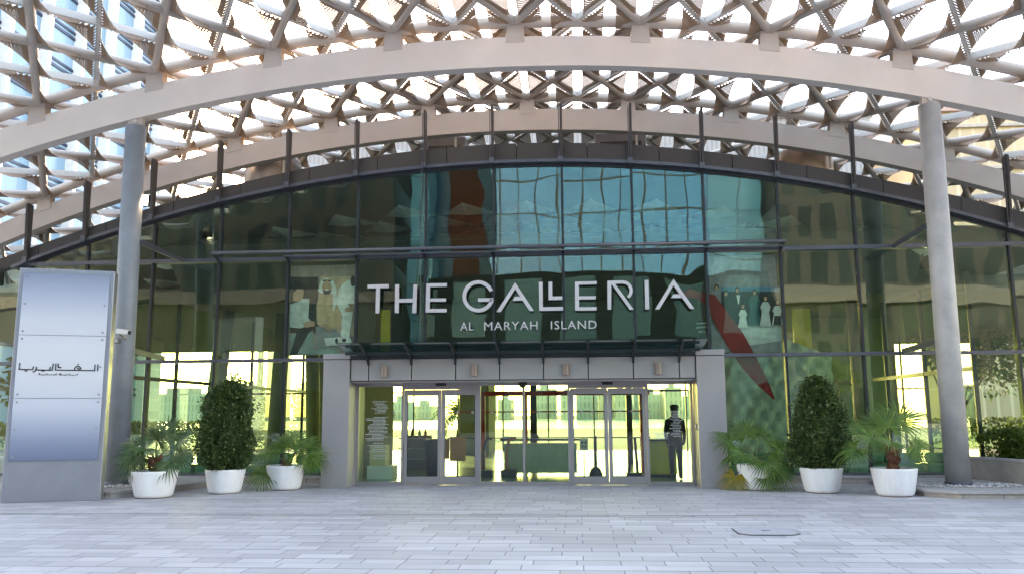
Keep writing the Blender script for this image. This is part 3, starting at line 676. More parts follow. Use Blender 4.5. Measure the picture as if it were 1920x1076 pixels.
# faceted ceiling under the roof
fc = MB(); gy = 1.35
for a in range(-7, 8):
    for b in range(0, 5):
        cx_, cy_ = a*1.75+(.87 if b % 2 else 0), 2.3+b*gy
        z = min(gz(max(-12, min(12, cx_)))-.12, 7.5)-.02*b
        if z < 5.7: continue
        w2, h2 = .80, gy*.98
        fc.add([(cx_-w2,cy_+h2,z-.06),(cx_+w2,cy_+h2,z-.06),(cx_,cy_-h2*.4,z-.20),(cx_,cy_+h2*.4,z-.30)], [(0,3,2),(3,1,2),(0,1,3)])
obj('ceiling_facets', fc, 'ceilf', hall)
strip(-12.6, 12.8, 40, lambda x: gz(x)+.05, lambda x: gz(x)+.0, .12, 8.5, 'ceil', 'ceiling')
# rear and side glazing
for x in range(-10, 11, 2):
    if x < 10: pane(x+.03, x+1.97, .1, 2.55, 'glass_in', YB); pane(x+.03, x+1.97, 2.65, 4.85, 'glass_in', YB)
    obj('rear_mullion', MB().box(x-.03,x+.03,YB-.05,YB+.05,0,4.9), 'mull', hall)
obj('rear_transom', MB().box(-10,10,YB-.06,YB+.06,2.56,2.64), 'mull', hall)
for sx in (-10.2, 10.6):
    for k in range(6):
        y0 = .3+k*2.8; n = MB(); n.v = [(sx,y0+.04,.1),(sx,y0+2.76,.1),(sx,y0+2.76,4.85),(sx,y0+.04,4.85)]; n.f = [(0,1,2,3)]; obj('glass_pane', n, 'glass_in', hall)
        obj('side_mullion', MB().box(sx-.05,sx+.05,y0-.03,y0+.03,0,4.9), 'mull', hall)
    obj('side_transom', MB().box(sx-.05,sx+.05,.3,YB,2.56,2.66), 'mull', hall)
for px, yy, rr, lean in ((392,5.5,.27,.10),(515,6.5,.25,.05),(590,9,.24,-.05),(605,12,.30,0),(1620,5,.28,0),(1700,6,.27,-.05),(1545,11,.25,0),(1330,9,.25,0)):
    p = at(px, 780, yy); obj('interior_column', MB().sweep([(p.x,yy,0),(p.x+lean*4,yy,4.95)], rr, 16), 'incol', hall, smooth=True)
# solid walls framing the inner lobby
obj('lobby_wall', MB().box(-4.9,-4.6,1.2,6.5,0,4.9), 'inwall', hall); obj('lobby_wall', MB().box(4.7,4.95,1.2,3.5,0,4.9), 'inwall', hall)
# textured ramp wall right of the lobby
rw = MB(); nx, nz = 40, 22
for a in range(nx+1):
    for b in range(nz+1):
        x = 5.2+3.3*a/nx; z = .3+(4.2-1.3*a/nx)*b/nz; rw.v.append((x, 4.2+.06*sin(a*1.3+(b % 2)*pi/2*1.0+b*1.6)+.05*sin(b*2.1), z))
for a in range(nx):
    for b in range(nz): q = a*(nz+1)+b; rw.f.append((q, q+nz+1, q+nz+2, q+1))
obj('rippled_wall', rw, mat('pale_ripple_plaster', (.60,.64,.60), .5), hall, smooth=True)
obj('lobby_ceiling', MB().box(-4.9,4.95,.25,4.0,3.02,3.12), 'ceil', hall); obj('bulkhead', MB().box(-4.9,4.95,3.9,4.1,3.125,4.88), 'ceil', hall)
obj('inner_partition', MB().box(at(1500,700,9.5).x,at(1672,700,9.5).x,9.5,9.7,.02,4.88), mat('green_grey_partition', (.20,.26,.18), .5), hall)
obj('yellow_panel', MB().box(7.6,8.1,4.6,4.7,.1,4.6), 'yellow', hall)
obj('yellow_panel', MB().box(-3.75,-3.52,1.0,1.1,3.13,4.3), 'yellow', hall)
# red inner portal
ip = 3.2
def ipx(px, py): p = at(px, py, ip); return p.x, p.z
zt_ = at(1000,733,ip).z; zm = at(1000,771,ip).z
red = obj('inner_portal', MB().box(at(900,700,ip).x, at(1216,700,ip).x, ip-.06, ip+.06, zt_-.12, zt_), 'red', hall)
for px in (905,984,1070,1204): x = at(px,760,ip).x; obj('portal_post', MB().box(x-.07,x+.07,ip-.055,ip+.055,.02,zt_-.12), 'red', red)
obj('portal_rail', MB().box(at(840,700,ip).x, at(1216,700,ip).x, ip-.02, ip+.02, zm-.02, zm+.015), 'red', red)
obj('glass_rail', MB().box(at(840,700,ip).x, at(1216,700,ip).x, ip-.015, ip+.015, .95, .98), 'mull', red)
for x0_, x1_ in (): obj('side_screen', MB().box(-4.5,-2.55,ip,ip+.08,.02,2.8), 'inwall', hall)
# interior furniture
def floorp(px, py): return atz(px, py, .02)
def put(name, label, cat, p): return thing(name, label, cat, (p.x,p.y,.02))
p = floorp(845,884); p.y = 1.2
c_ = at(858,840,1.2); t = put('orange_screen', 'orange upright screen panel inside the left sliding doors', 'screen', c_)
obj('panel', MB().box(c_.x-.20,c_.x+.20,1.2,1.24,.45,1.05), 'orange', t, bevel=.01); obj('foot', MB().box(c_.x-.22,c_.x+.22,1.1,1.35,.02,.06).box(c_.x-.02,c_.x+.02,1.2,1.24,.06,.45), 'black', t)
c_ = at(812,840,1.3); t = put('dark_bin', 'dark green tapered bin beside the orange screen inside the left doors', 'bin', c_)
obj('body', MB().lathe([(.15,.02),(.24,.95),(.22,1.0)], (c_.x,1.3,0), 20), 'black', t, smooth=True); obj('orange_side', MB().box(c_.x+.24,c_.x+.42,1.28,1.33,.5,1.0), 'orange', t)
c_ = at(1010,845,2.2); t = put('reception_desk', 'long low reception desk with dark top inside behind the central panes', 'desk', c_)
obj('front', MB().box(c_.x-.9,c_.x+1.0,2.0,2.6,.10,.86), mat('desk_glass_green', (.55,.68,.45), .3), t, bevel=.02); obj('top', MB().box(c_.x-1.0,c_.x+1.1,1.9,2.7,.925,.975), 'black', t, bevel=.01); obj('papers', MB().box(c_.x-.95,c_.x-.6,2.0,2.3,.977,1.03), 'white', t); obj('sign_stand', MB().box(c_.x-.2,c_.x,2.2,2.25,.977,1.06), 'black', t)
for i, px in enumerate((914,958)):
    c_ = at(px,860,1.7); t = put('ticket_gate', ('black curved gate post inside, left of the reception desk','orange edged curved gate post standing at the reception desk corner')[i], 'gate post', c_)
    x = c_.x; obj('arch', MB().sweep([(x-.10,1.7,.05),(x-.11,1.7,.6),(x-.06,1.7,.9),(x+.02,1.7,1.0),(x+.12,1.7,.98)], .035, 8), 'black' if i == 0 else 'orange', t, smooth=True); obj('base', MB().box(x-.25,x+.15,1.5,1.9,.02,.2), 'black', t, bevel=.02)
c_ = at(1117,880,1.6); t = put('post_stand', 'thin dark post on a heavy bell shaped base inside the right sliding door', 'stand', c_)
obj('base', MB().lathe([(.17,.02),(.17,.10),(.12,.22),(.05,.28)], (c_.x,1.6,0), 20), 'black', t, smooth=True); obj('post', MB().sweep([(c_.x,1.6,.25),(c_.x,1.6,1.05)], .04, 10), 'black', t, smooth=True)
c_ = at(1095,845,1.1); t = put('notice_stand', 'small white notice with four symbols on a stand inside the right sliding door', 'notice', c_)
obj('sheet', MB().box(c_.x-.10,c_.x+.10,1.1,1.11,.72,1.0), 'white', t); obj('leg', MB().box(c_.x-.012,c_.x+.012,1.112,1.13,.02,.72), 'mull', t)
obj('symbols', MB().box(c_.x-.06,c_.x-.02,1.095,1.099,.88,.93).box(c_.x+.02,c_.x+.06,1.095,1.099,.88,.93).box(c_.x-.06,c_.x-.02,1.095,1.099,.78,.83).box(c_.x+.02,c_.x+.06,1.095,1.099,.78,.83), 'grass', t)
c_ = at(1188,880,1.5); t = put('security_gate', 'dark slanted gate rail inside the right leaf of the right sliding doors', 'gate post', c_)
obj('rail', MB().sweep([(c_.x-.12,1.5,.05),(c_.x-.06,1.5,1.0),(c_.x+.05,1.5,1.02),(c_.x+.08,1.5,.5),(c_.x+.1,1.5,.05)], .035, 8), 'black', t, smooth=True); obj('base', MB().box(c_.x-.18,c_.x+.2,1.35,1.65,.02,.14), 'black', t, bevel=.02)
c_ = at(1243,855,1.5); t = put('yellow_counter', 'bright yellow counter with a dark top behind the rightmost door pane', 'counter', c_)
obj('front', MB().box(c_.x-.36,c_.x+.34,1.5,2.0,.10,.92), 'yellow', t, bevel=.01); obj('top', MB().box(c_.x-.42,c_.x+.5,1.42,2.1,.922,.97), 'black', t); obj('kick', MB().box(c_.x-.34,c_.x+.32,1.54,1.98,.02,.10), 'black', t)
c_ = at(715,850,1.0); t = put('display_case', 'cream yellow display case inside the leftmost door pane', 'display case', c_)
obj('case', MB().box(c_.x-.3,c_.x+.1,1.0,1.5,.35,.85), mat('cream_case', (.7,.6,.3), .5), t, bevel=.01); obj('base', MB().box(c_.x-.35,c_.x+.3,.95,1.55,.02,.34), 'white', t)  # case is plain cream, gives off no light
for i, (px, py, yy, h_, lb) in enumerate(((1000,760,6.0,2.9,'dark slim totem screen deep inside the lobby behind the reception desk'),(780,800,5.0,1.0,'grey shop display shelf inside behind the left sliding doors'),(1180,775,7.0,3.0,'dark slim column screen deep inside behind the right door leaf'))):
    c_ = at(px, py, yy); t = put('lobby_fixture', lb, 'fixture', c_); wd = (.10,.45,.09)[i]
    obj('body', MB().box(c_.x-wd, c_.x+wd, yy, yy+.3, .02, h_), 'mull' if i != 1 else 'clad', t, bevel=.01)
    if i == 1:
        for z in (.3,.6,.9): obj('shelf', MB().box(c_.x-wd-.05, c_.x+wd+.05, yy-.12, yy-.002, z, z+.03), 'white', t)
        for k2, dx in enumerate((-.3,-.1,.12,.3)): obj('bottle', MB().lathe([(.04,0),(.045,.15),(.015,.22),(.015,.28)], (c_.x+dx, yy-.06, .93), 10), 'orange' if k2 % 2 else 'white', t, smooth=True)
# person
def person(c):
    P = [(0,0,.92),(0,0,1.10),(0,.01,1.30),(0,0,1.42),(0,-.01,1.50),(0,-.02,1.62),(0,-.02,1.72),
         (-.09,0,.88),(-.10,-.01,.48),(-.10,.02,.08),(-.10,-.12,.04),(.09,0,.88),(.10,.02,.48),(.11,.05,.08),(.11,-.09,.04),
         (-.19,0,1.38),(-.23,.02,1.10),(-.20,-.10,.86),(-.18,-.13,.77),(.19,0,1.38),(.23,.02,1.10),(.20,-.14,.90),(.15,-.22,.84)]
    Ed = [(0,1),(1,2),(2,3),(3,4),(4,5),(5,6),(0,7),(7,8),(8,9),(9,10),(0,11),(11,12),(12,13),(13,14),(3,15),(15,16),(16,17),(17,18),(3,19),(19,20),(20,21),(21,22)]
    R = [.19,.18,.20,.16,.07,.105,.085,.13,.09,.07,.045,.13,.09,.07,.045,.09,.065,.05,.045,.09,.065,.05,.045]
    me = bpy.data.meshes.new('person'); me.from_pydata(P, Ed, []); o = bpy.data.objects.new('person', me); COL.objects.link(o)
    o.location = (c.x, c.y, .02)
    sk = o.modifiers.new('skin', 'SKIN'); 
    for i, v in enumerate(me.skin_vertices[0].data): v.radius = (R[i], R[i]*.8); v.use_root = (i == 0)
    ss = o.modifiers.new('sub', 'SUBSURF'); ss.levels = 2; ss.render_levels = 2
    bpy.context.view_layer.update(); dg = bpy.context.evaluated_depsgraph_get(); m2 = bpy.data.meshes.new_from_object(o.evaluated_get(dg)); o.modifiers.clear(); o.data = m2
    m2.polygons.foreach_set('use_smooth', [True]*len(m2.polygons)); m2.materials.clear()
    for nm in (mat('dark_uniform', (.018,.018,.022), .8), mat('skin_tone', (.25,.14,.09), .6)): m2.materials.append(nm)
    for p_ in m2.polygons:
        z = p_.center.z; p_.material_index = 1 if (z > 1.50 or (z < .86 and z > .70 and abs(p_.center.x) > .16)) else 0
    hr = MB(); hr.lathe([(.085,1.61),(.098,1.67),(.096,1.72),(.06,1.76),(.01,1.78)], (c.x,c.y+.0,.02), 16)
    obj('hair', hr, 'black', o, smooth=True)
    cp = MB(); cp.lathe([(.111,1.69),(.115,1.72),(.02,1.725)], (c.x,c.y,.02), 16)
    tag(o, 'person in a dark uniform with cap standing inside behind the rightmost door pane', 'person'); obj('cap', MB().lathe([(.100,1.70),(.112,1.74),(.10,1.79),(.02,1.81)], (c.x,c.y-.01,.02), 18), 'black', o, smooth=True)
    return o
pc = at(1268,880,1.0); person(Vector((pc.x,1.0,0)))
# sofas behind the glass
k = 0
lab = ['green sofa behind the glass at the far left, next to the left column','green sofa behind the glass above the left palm pot','green sofa behind the glass between the left palm and the round topped shrub','green sofa behind the glass next to the left pier',
       'green sofa behind the glass next to the right pier','green sofa behind the glass behind the pointed shrub','green sofa behind the glass left of the right column','green sofa behind the glass right of the right column']
for x0, x1 in ((-9.3,-8.35),(-8.25,-7.05),(-6.95,-5.8),(-5.7,-4.7),(4.85,6.0),(6.1,7.5),(7.6,9.3),(9.4,10.4)):
    t = thing('sofa', lab[k], 'sofa', ((x0+x1)/2,.65,.02), 'green sofas lined up behind the glass'); k += 1
    obj('seat', MB().box(x0,x1,.35,1.0,.10,.40), 'sofa', t, bevel=.05)
    mid = (x0+x1)/2
    for a, b in ((x0+.01,mid-.01),(mid+.01,x1-.01)): obj('back_cushion', MB().box(a,b,.38,.62,.42,.66), 'sofa', t, bevel=.07)
# ================================================================== UPPER STOREYS BEHIND
ub = thing('rooftop_screen_block', 'pale grey louvred rooftop block rising behind the lattice canopy', 'building', (0,22,0))
obj('wall', MB().box(-13,14,15.2,30,7.3,14.2), facademat('pale_louvre', (.46,.44,.42), (.34,.33,.33), .20, 7.0, .06, .5, .7, var=.1), ub)
obj('coping', MB().box(-13.2,14.2,15.0,30.2,14.2,14.5), 'white', ub)
for x in (-12.4,13.4): obj('leg', MB().box(x-.4,x+.4,17,18,0,7.3), 'incol', ub)
obj('core_wall', MB().box(-3.5,-2.3,13.8,16.5,0,4.9), 'inwall', hall)

# ================================================================== PYLON SIGN
pa, pb = Vector((-9.65,-4.71,0)), Vector((-8.035,-4.10,0)); pdir = (pb-pa).normalized(); pn = Vector((pdir.y,-pdir.x,0)); PW = (pb-pa).length
py = thing('pylon_sign', 'tall grey free standing sign with three pale blue panels and Arabic lettering, far left', 'sign', (pa+pb)/2)
def pyl(u, z, d=0): q = pa+pdir*u+pn*d; return Vector((q.x,q.y,z))
def pbox(u0,u1,z0,z1,d0,d1): 
    mb = MB(); P = [pyl(u,z,d) for z in (z0,z1) for u, d in ((u0,d0),(u1,d0),(u1,d1),(u0,d1))]
    return mb.add(P, [(0,3,2,1),(4,5,6,7),(0,1,5,4),(1,2,6,5),(2,3,7,6),(3,0,4,7)])
obj('casing', pbox(0,PW,0,4.52,-.38,0), mat('brushed_silver_casing', (.36,.36,.39), .38, metal=.55, var=.06, scale=2), py, bevel=.012)
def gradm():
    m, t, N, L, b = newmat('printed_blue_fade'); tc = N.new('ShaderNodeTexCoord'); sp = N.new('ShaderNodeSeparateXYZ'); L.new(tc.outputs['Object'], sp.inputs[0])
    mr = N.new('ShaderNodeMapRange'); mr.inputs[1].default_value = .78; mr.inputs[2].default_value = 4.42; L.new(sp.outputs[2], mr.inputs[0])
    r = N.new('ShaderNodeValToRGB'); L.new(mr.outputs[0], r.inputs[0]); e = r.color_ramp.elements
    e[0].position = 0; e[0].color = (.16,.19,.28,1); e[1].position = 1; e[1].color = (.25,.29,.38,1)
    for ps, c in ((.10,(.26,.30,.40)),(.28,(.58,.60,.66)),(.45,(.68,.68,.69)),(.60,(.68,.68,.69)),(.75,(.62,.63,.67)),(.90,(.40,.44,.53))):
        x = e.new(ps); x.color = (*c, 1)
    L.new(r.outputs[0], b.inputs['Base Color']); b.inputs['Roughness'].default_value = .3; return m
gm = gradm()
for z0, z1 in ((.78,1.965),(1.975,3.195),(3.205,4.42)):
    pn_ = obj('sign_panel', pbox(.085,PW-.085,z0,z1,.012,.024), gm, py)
    for zz in (z0+.07,(z0+z1)/2,z1-.07):
        for u in (.15,PW-.15): q = pyl(u,zz,.024); obj('screw', MB().sweep([q, q+pn*.008], .02, 10), 'clad2', pn_)
def pyp(cx_, cy_):      # crop pixel on the middle panel -> panel coords
    x, y = cx_/7.686, 660+cy_/7.686
    d = fw + rt*((x-960)/FPX) + up*((538-y)/FPX); t = (pa+pn*.024-CAM).dot(pn)/d.dot(pn); q = CAM+d*t; return q
ST = [[(1412,178),(1408,265)],[(1370,178),(1364,262),(1070,258),(802,254),(806,168)],[(1070,258),(1080,222),(1105,202),(1140,202),(1163,222),(1165,236),(1135,238),(1118,228)],[(1125,172),(1129,178)],
      [(840,166),(840,215),(880,217)],[(770,165),(752,255),(725,256),(519,251),(528,212)],[(724,212),(718,256)],[(528,212),(518,250),(500,273),(478,281)],[(484,206),(470,247),(276,243),(287,158)],[(360,265),(390,266)],[(605,266),(636,267)]]
SM = [[(1122,305),(1116,326),(1005,326),(1012,308)],[(1012,308),(985,322),(975,332)],[(960,310),(955,326),(900,325)],[(893,308),(880,325),(868,330)],[(860,310),(876,308),(872,324),(858,322),(860,310)],[(820,302),(816,325)],[(805,302),(800,325),(770,324),(780,314),(790,322)],[(760,322),(680,322),(685,302)],[(672,308),(660,324),(652,330)],[(640,310),(630,322),(565,320),(560,306),(572,300),(578,310),(566,312)],[(1040,335),(1046,335)],[(925,334),(932,334)],[(612,334),(622,334)],[(862,300),(872,300)]]
def strokes(name, L_, th):
    mb = MB()
    for s_ in L_:
        for a, b in zip(s_[:-1], s_[1:]):
            p, q = pyp(*a), pyp(*b); dd = (q-p); 
            if dd.length < .001: continue
            dd.normalize(); mb.bar(p-dd*th*.4+pn*.004, q+dd*th*.4+pn*.004, .006+random.random()*.0008, th, upv=pn.cross(dd)) 
    return obj(name, mb, 'black', py)
strokes('lettering', ST, .021); strokes('lettering', SM, .008)
# security cameras on the column by the pylon
for i, (px, py_, yy) in enumerate(((228,620,-2.75),(222,635,-2.6))):
    c_ = at(px, py_, yy); t = thing('security_camera', ('white bullet camera with hood on the left column, pointing right','small dark camera under the white one on the left column')[i], 'camera', c_, 'cameras on the left column')
    if i == 0:
        obj('body', MB().bar(c_+Vector((-.10,0,0)), c_+Vector((.20,-.05,-.04)), .10, .11), 'white', t, bevel=.015); obj('lens', MB().bar(c_+Vector((.20,-.05,-.04)), c_+Vector((.215,-.052,-.043)), .08, .085), 'black', t)
        obj('arm', MB().bar(c_+Vector((-.05,.02,-.05)), c_+Vector((-.12,.42,-.14)), .04, .04), 'clad', t)
    else: obj('body', MB().bar(c_+Vector((-.07,0,-.05)), c_+Vector((.06,-.05,-.05)), .09, .10), 'transom', t, bevel=.015); obj('arm', MB().bar(c_+Vector((-.05,.02,-.0)), c_+Vector((-.10,.3,.05)), .03, .03), 'clad', t)
# lit floodlight on the left column
c_ = at(268,376,-1.75); fl = thing('floodlight', 'glowing square floodlight fixed high on the left column', 'lamp', c_)
obj('housing', MB().box(c_.x-.10,c_.x+.13,c_.y,c_.y+.10,c_.z-.14,c_.z+.13), 'mull', fl); obj('lens', MB().box(c_.x-.085,c_.x+.115,c_.y-.012,c_.y-.002,c_.z-.12,c_.z+.11), mat('lit_lens', (.9,.8,.6), .4, emit=((1,.86,.62), 14)), fl)
obj('arm', MB().box(c_.x-.22,c_.x-.10,c_.y+.03,c_.y+.06,c_.z-.03,c_.z+.03), 'mull', fl)

# ================================================================== STONE ISLANDS, PLANTER BED
def island(name, label, poly2, z, m1, m2, peb, mirror=False):
    cx_ = sum(p[0] for p in poly2)/len(poly2); cy_ = sum(p[1] for p in poly2)/len(poly2)
    t = thing(name, label, 'plinth', (cx_,cy_,0))
    obj('base_course', MB().prism([(x,y,0) for x,y in poly2][::1], (0,0,z-.055)), m2, t)
    sc = [(cx_+(x-cx_)*1.012, cy_+(y-cy_)*1.02) for x, y in poly2]
    obj('coping', MB().prism([(x,y,z-.05) for x,y in sc], (0,0,.05)), m1, t, bevel=.006)
    jn = MB()
    for x in np.arange(min(p[0] for p in poly2)+.5, max(p[0] for p in poly2), .72): jn.box(x-.003, x+.003, poly2[0][1]-.003, poly2[0][1]+.01, .0, z-.056)
    obj('course_joint', jn, 'dark', t)
    return t
iR = island('column_plinth', 'low pale stone plinth with pebbles around the right column', [(8.34,-3.63),(16,-3.63),(16,-.35),(7.90,-.35),(7.90,-3.15)], .14, 'stone', 'stoneB', None)
iL = island('column_plinth', 'low grey stone plinth with pebbles around the left column, behind the tall sign', [(-13,-3.68),(-8.05,-3.68),(-7.55,-3.2),(-7.10,-.45),(-13,-.45)], .14, 'stone', 'stone', None)
def pebbles(cx_, cy_, label, n=260):
    mb = MB(); r = random.Random(int(cx_*10))
    for _ in range(n):
        a, d = r.random()*2*pi, sqrt(r.random())*1.0; x, y = cx_+cos(a)*d*1.15, cy_+sin(a)*d*.6
        s_ = .018+.022*r.random(); k = len(mb.v)
        for q in ((1,0,0),(0,1,0),(-1,0,0),(0,-1,0),(0,0,.7),(0,0,-.4)): an = r.random()*.4; mb.v.append((x+q[0]*s_*(1+an), y+q[1]*s_, .15+q[2]*s_))
        for f in ((0,1,4),(1,2,4),(2,3,4),(3,0,4),(1,0,5),(2,1,5),(3,2,5),(0,3,5)): mb.f.append(tuple(k+i for i in f))
    o = obj('pebbles', mb, 'pebble', None, smooth=True, kind='stuff'); tag(o, label, 'pebbles')
pebbles(8.99,-2.3,'white pebbles scattered around the foot of the right column'); pebbles(-8.5,-2.5,'white pebbles scattered around the foot of the left column')
# wall of planting bed at the right
bed = thing('planting_bed', 'raised beige stone planting bed at the far right edge', 'planter', (12.5,-2,0))
A_, B_ = Vector((9.42,-1.7,0)), Vector((9.75,-3.2,0))
A_ = Vector((9.45,-1.55,0)); 
poly_ = [(9.45,-.7),(9.62,-2.0),(10.5,-3.3),(16,-3.3),(16,-.7)]
A1 = atz(1818,897,.14); A2 = atz(1924,907,.14)
dirv = (A2-A1).normalized(); w0 = A1 - dirv*.2; w1 = A1+dirv*9
nrm = Vector((-dirv.y, dirv.x, 0)); nrm = nrm if nrm.x > 0 else -nrm
hb = .43
wm = MB().add([w0, w1, w1+nrm*.28, w0+nrm*.28]+[p+Vector((0,0,hb)) for p in (w0, w1, w1+nrm*.28, w0+nrm*.28)], [(0,3,2,1),(4,5,6,7),(0,1,5,4),(1,2,6,5),(2,3,7,6),(3,0,4,7)])
obj('wall', wm, 'stoneB', bed)
o_ = nrm*-.02; wc = [w0+o_, w1+o_, w1+nrm*.31, w0+nrm*.31]
obj('coping', MB().add([p+Vector((0,0,hb+.002)) for p in wc]+[p+Vector((0,0,hb+.05)) for p in wc], [(0,3,2,1),(4,5,6,7),(0,1,5,4),(1,2,6,5),(2,3,7,6),(3,0,4,7)]), 'stone', bed, bevel=.006)
q = [w0+nrm*.29, w1+nrm*.29, w1+nrm*4, w0+nrm*4]
obj('soil', MB().add([p+Vector((0,0,hb-.03)) for p in q], [(0,1,2,3)]), 'soil', bed)

# ================================================================== PLANTS
def leafy(mb, p, d, size, r, fold=.25):
    d = Vector(d).normalized(); s_ = d.cross(Vector((r.uniform(-1,1), r.uniform(-1,1), r.uniform(-1,1))))
    if s_.length < .01: s_ = Vector((1,0,0))
    s_.normalize(); u = s_.cross(d); p = Vector(p); w_ = size*.33; k = len(mb.v)
    mb.v += [tuple(p), tuple(p+d*size*.5+s_*w_+u*fold*w_), tuple(p+d*size), tuple(p+d*size*.5-s_*w_+u*fold*w_)]
    mb.f += [(k,k+1,k+2,k+3)]
def blob_shrub(prof, c, n, size, seed, lump=.10, dens=.35):
    """leaves spread through the outer shell of a lumpy body of revolution; prof(t)->radius, t=0..1 up"""
    r = random.Random(seed); mb = MB(); ph = [r.random()*6 for _ in range(8)]; H_ = prof['h']
    for _ in range(n):
        t = r.random(); a = r.random()*2*pi
        R = prof['r'](t)*(1+lump*(sin(3*a+ph[0]+5*t)+sin(5*a+ph[1]-9*t)*.7+sin(2*a+13*t+ph[2])*.6+sin(11*a+19*t+ph[3])*.35))
        rr_ = R*(1-dens*r.random()**1.7)+(r.random() < .05)*size*r.uniform(.8,2.6)
        p = (c[0]+rr_*cos(a), c[1]+rr_*sin(a), c[2]+t*H_+r.uniform(-.02,.02))
        out = Vector((cos(a), sin(a), r.uniform(-.4,.9)))+Vector((r.uniform(-1,1), r.uniform(-1,1), r.uniform(-1,1)))*.8
        leafy(mb, p, out, size*r.uniform(.7,1.3), r)
    return mb
def pot(t, x, y, rt_, rb, h, seed):
    obj('pot', MB().lathe([(rb*.80,.0),(rb*.90,.012),(rb,.05),(rb+.006,.065),(rb+(rt_-rb)*.5,h*.5),(rt_-.004,h-.04),(rt_,h-.004),(rt_-.006,h),(rt_-.045,h),(rt_-.05,h-.05),(rt_-.07,h-.07)], (x,y,0), 48), 'white_pot', t, smooth=False)
    o = t.children[-1]
    for p_ in o.data.polygons: p_.use_smooth = len(p_.vertices) == 4
    obj('foot', MB().lathe([(rb*.86,.0),(rb*.93,.015),(rb*.90,.03)], (x,y,.001), 40), mat('pot_foot', (.30,.22,.19), .7), t)
    obj('soil', MB().lathe([(rt_-.075,h-.09),(rt_-.055,h-.055),(.02,h-.03)], (x,y,0), 30), 'soil', t)
def frond(mbL, mbS, base, az, el, L1, R, droop, r, spread=2.35, nseg=26, fold=.0):
    """petiole out of base, then a pleated fan of leaf segments"""
    h_ = Vector((cos(az), sin(az), 0)); pts = []; 
    for i in range(6):
        s_ = i/5; e = el-droop*.35*s_; 
        pts.append(Vector(base)+h_*(L1*s_*cos(e))+Vector((0,0,L1*s_*sin(e)-.0)))
    mbS.sweep(pts, [.013,.011,.010,.009,.008,.007], 6)
    tip = pts[-1]; ax = (pts[-1]-pts[-2]).normalized()
    ax = (ax-Vector((0,0,droop*.55))).normalized()
    sd = ax.cross(Vector((0,0,1))); 
    if sd.length < .05: sd = Vector((-sin(az), cos(az), 0))
    sd.normalize(); face = ax.cross(Vector((0,-1,.35)))
    if face.length > .2:
        face.normalize()
        if face.dot(sd) < 0: face = -face
        sd = (sd*.45+face*.75+Vector((0,0,r.uniform(-.2,.2)))).normalized(); sd = (sd-ax*sd.dot(ax)).normalized()
    nn = sd.cross(ax)
    if nn.z < 0 and abs(nn.z) > .5: nn = -nn
    for k in range(nseg):
        a = -spread+2*spread*k/(nseg-1); 
        ln = R*(1-.28*(abs(a)/spread)**2)*r.uniform(.86,1.08)
        d = (ax*cos(a)+sd*sin(a)).normalized(); sdd = (sd*cos(a)-ax*sin(a)).normalized()
        lift = nn*(.10*cos(a*1.0)); kk = len(mbL.v); W_ = R*spread/nseg*1.05
        g_ = droop*.4+r.uniform(.0,.22)
        rows = []
        for s_, wd in ((0,.06),(.28,.46),(.5,.74),(.7,.46),(.88,.20),(1.0,.02)):
            fall = -g_*max(0, s_-.4)**2*ln*1.5
            c_ = tip+d*ln*s_+lift*ln*s_+Vector((0,0,fall)); pl = nn*(W_*.35*wd)
            rows += [tuple(c_-sdd*W_*wd*.5), tuple(c_+pl), tuple(c_+sdd*W_*wd*.5)]
        mbL.v += rows
        for i in range(5):
            b_ = kk+i*3; mbL.f += [(b_,b_+1,b_+4,b_+3),(b_+1,b_+2,b_+5,b_+4)]
def potted_palm(x, y, label, rt_, rb, fr, trunk_h, trunk_r, m, seed, special=()):
    r = random.Random(seed); t = thing('potted_palm', label, 'potted plant', (x,y,0), 'white pots with plants before the glass'); pot(t, x, y, rt_, rb, .53, seed)
    zb = .47; n = 9; pts = [Vector((x+.02*sin(i), y, zb+trunk_h*i/(n-1))) for i in range(n)]
    rad = [trunk_r*(1.1+.12*sin(i*2.4))*(1-.03*i) for i in range(n)]
    tk = obj('trunk', MB().sweep(pts, rad, 12), 'trunk', t, smooth=True)
    fb = MB()
    for i in range(int(60*trunk_h/.3)):
        a = r.random()*2*pi; z = zb+trunk_h*r.random(); leafy(fb, (x+cos(a)*trunk_r, y+sin(a)*trunk_r, z), (cos(a)*.7, sin(a)*.7, .9), .09+.03*r.random(), r)
    obj('leaf_base', fb, 'trunk', tk)
    top = (x, y, zb+trunk_h-.02)
    for k, (az, el, L1, R, dr) in enumerate(fr):
        mbL, mbS = MB(), MB(); frond(mbL, mbS, top, radians(az), radians(el), L1*1.08, R*1.10, dr, r)
        mm = 'palmY' if k in special else m
        lf = obj('frond', mbL, mm, t); obj('petiole', mbS, 'petiole', lf, smooth=True)
    return t
# az measured from +X (right), 270 = towards the viewer
p1 = (-7.24,-3.55); p3 = (-5.17,-1.75); p4 = (5.04,-1.7); p6 = (7.41,-3.0)
potted_palm(*p1, 'white pot with dark fan palm on a stubby brown trunk, nearest the left column', .455, .36, [(170,40,.50,.46,.6),(15,48,.52,.50,.3),(60,72,.50,.48,.3),(120,68,.46,.46,.5),(200,12,.40,.44,.9),(340,8,.34,.42,.8),(260,50,.40,.42,.9),(300,62,.45,.44,.5),(230,30,.42,.42,.9),(30,25,.42,.40,.6),(150,20,.36,.40,.9)], .30, .075, 'palm', 11)
potted_palm(*p3, 'white pot with a bright leafy fan palm beside the left pier', .42, .33, [(205,-12,.46,.50,.5),(75,75,.42,.46,.3),(120,60,.45,.48,.4),(350,34,.54,.48,.7),(320,50,.45,.45,.6),(15,55,.46,.46,.5),(160,42,.46,.46,.6),(270,55,.35,.40,.7),(10,20,.52,.42,.6)], .10, .05, 'palmB', 12)
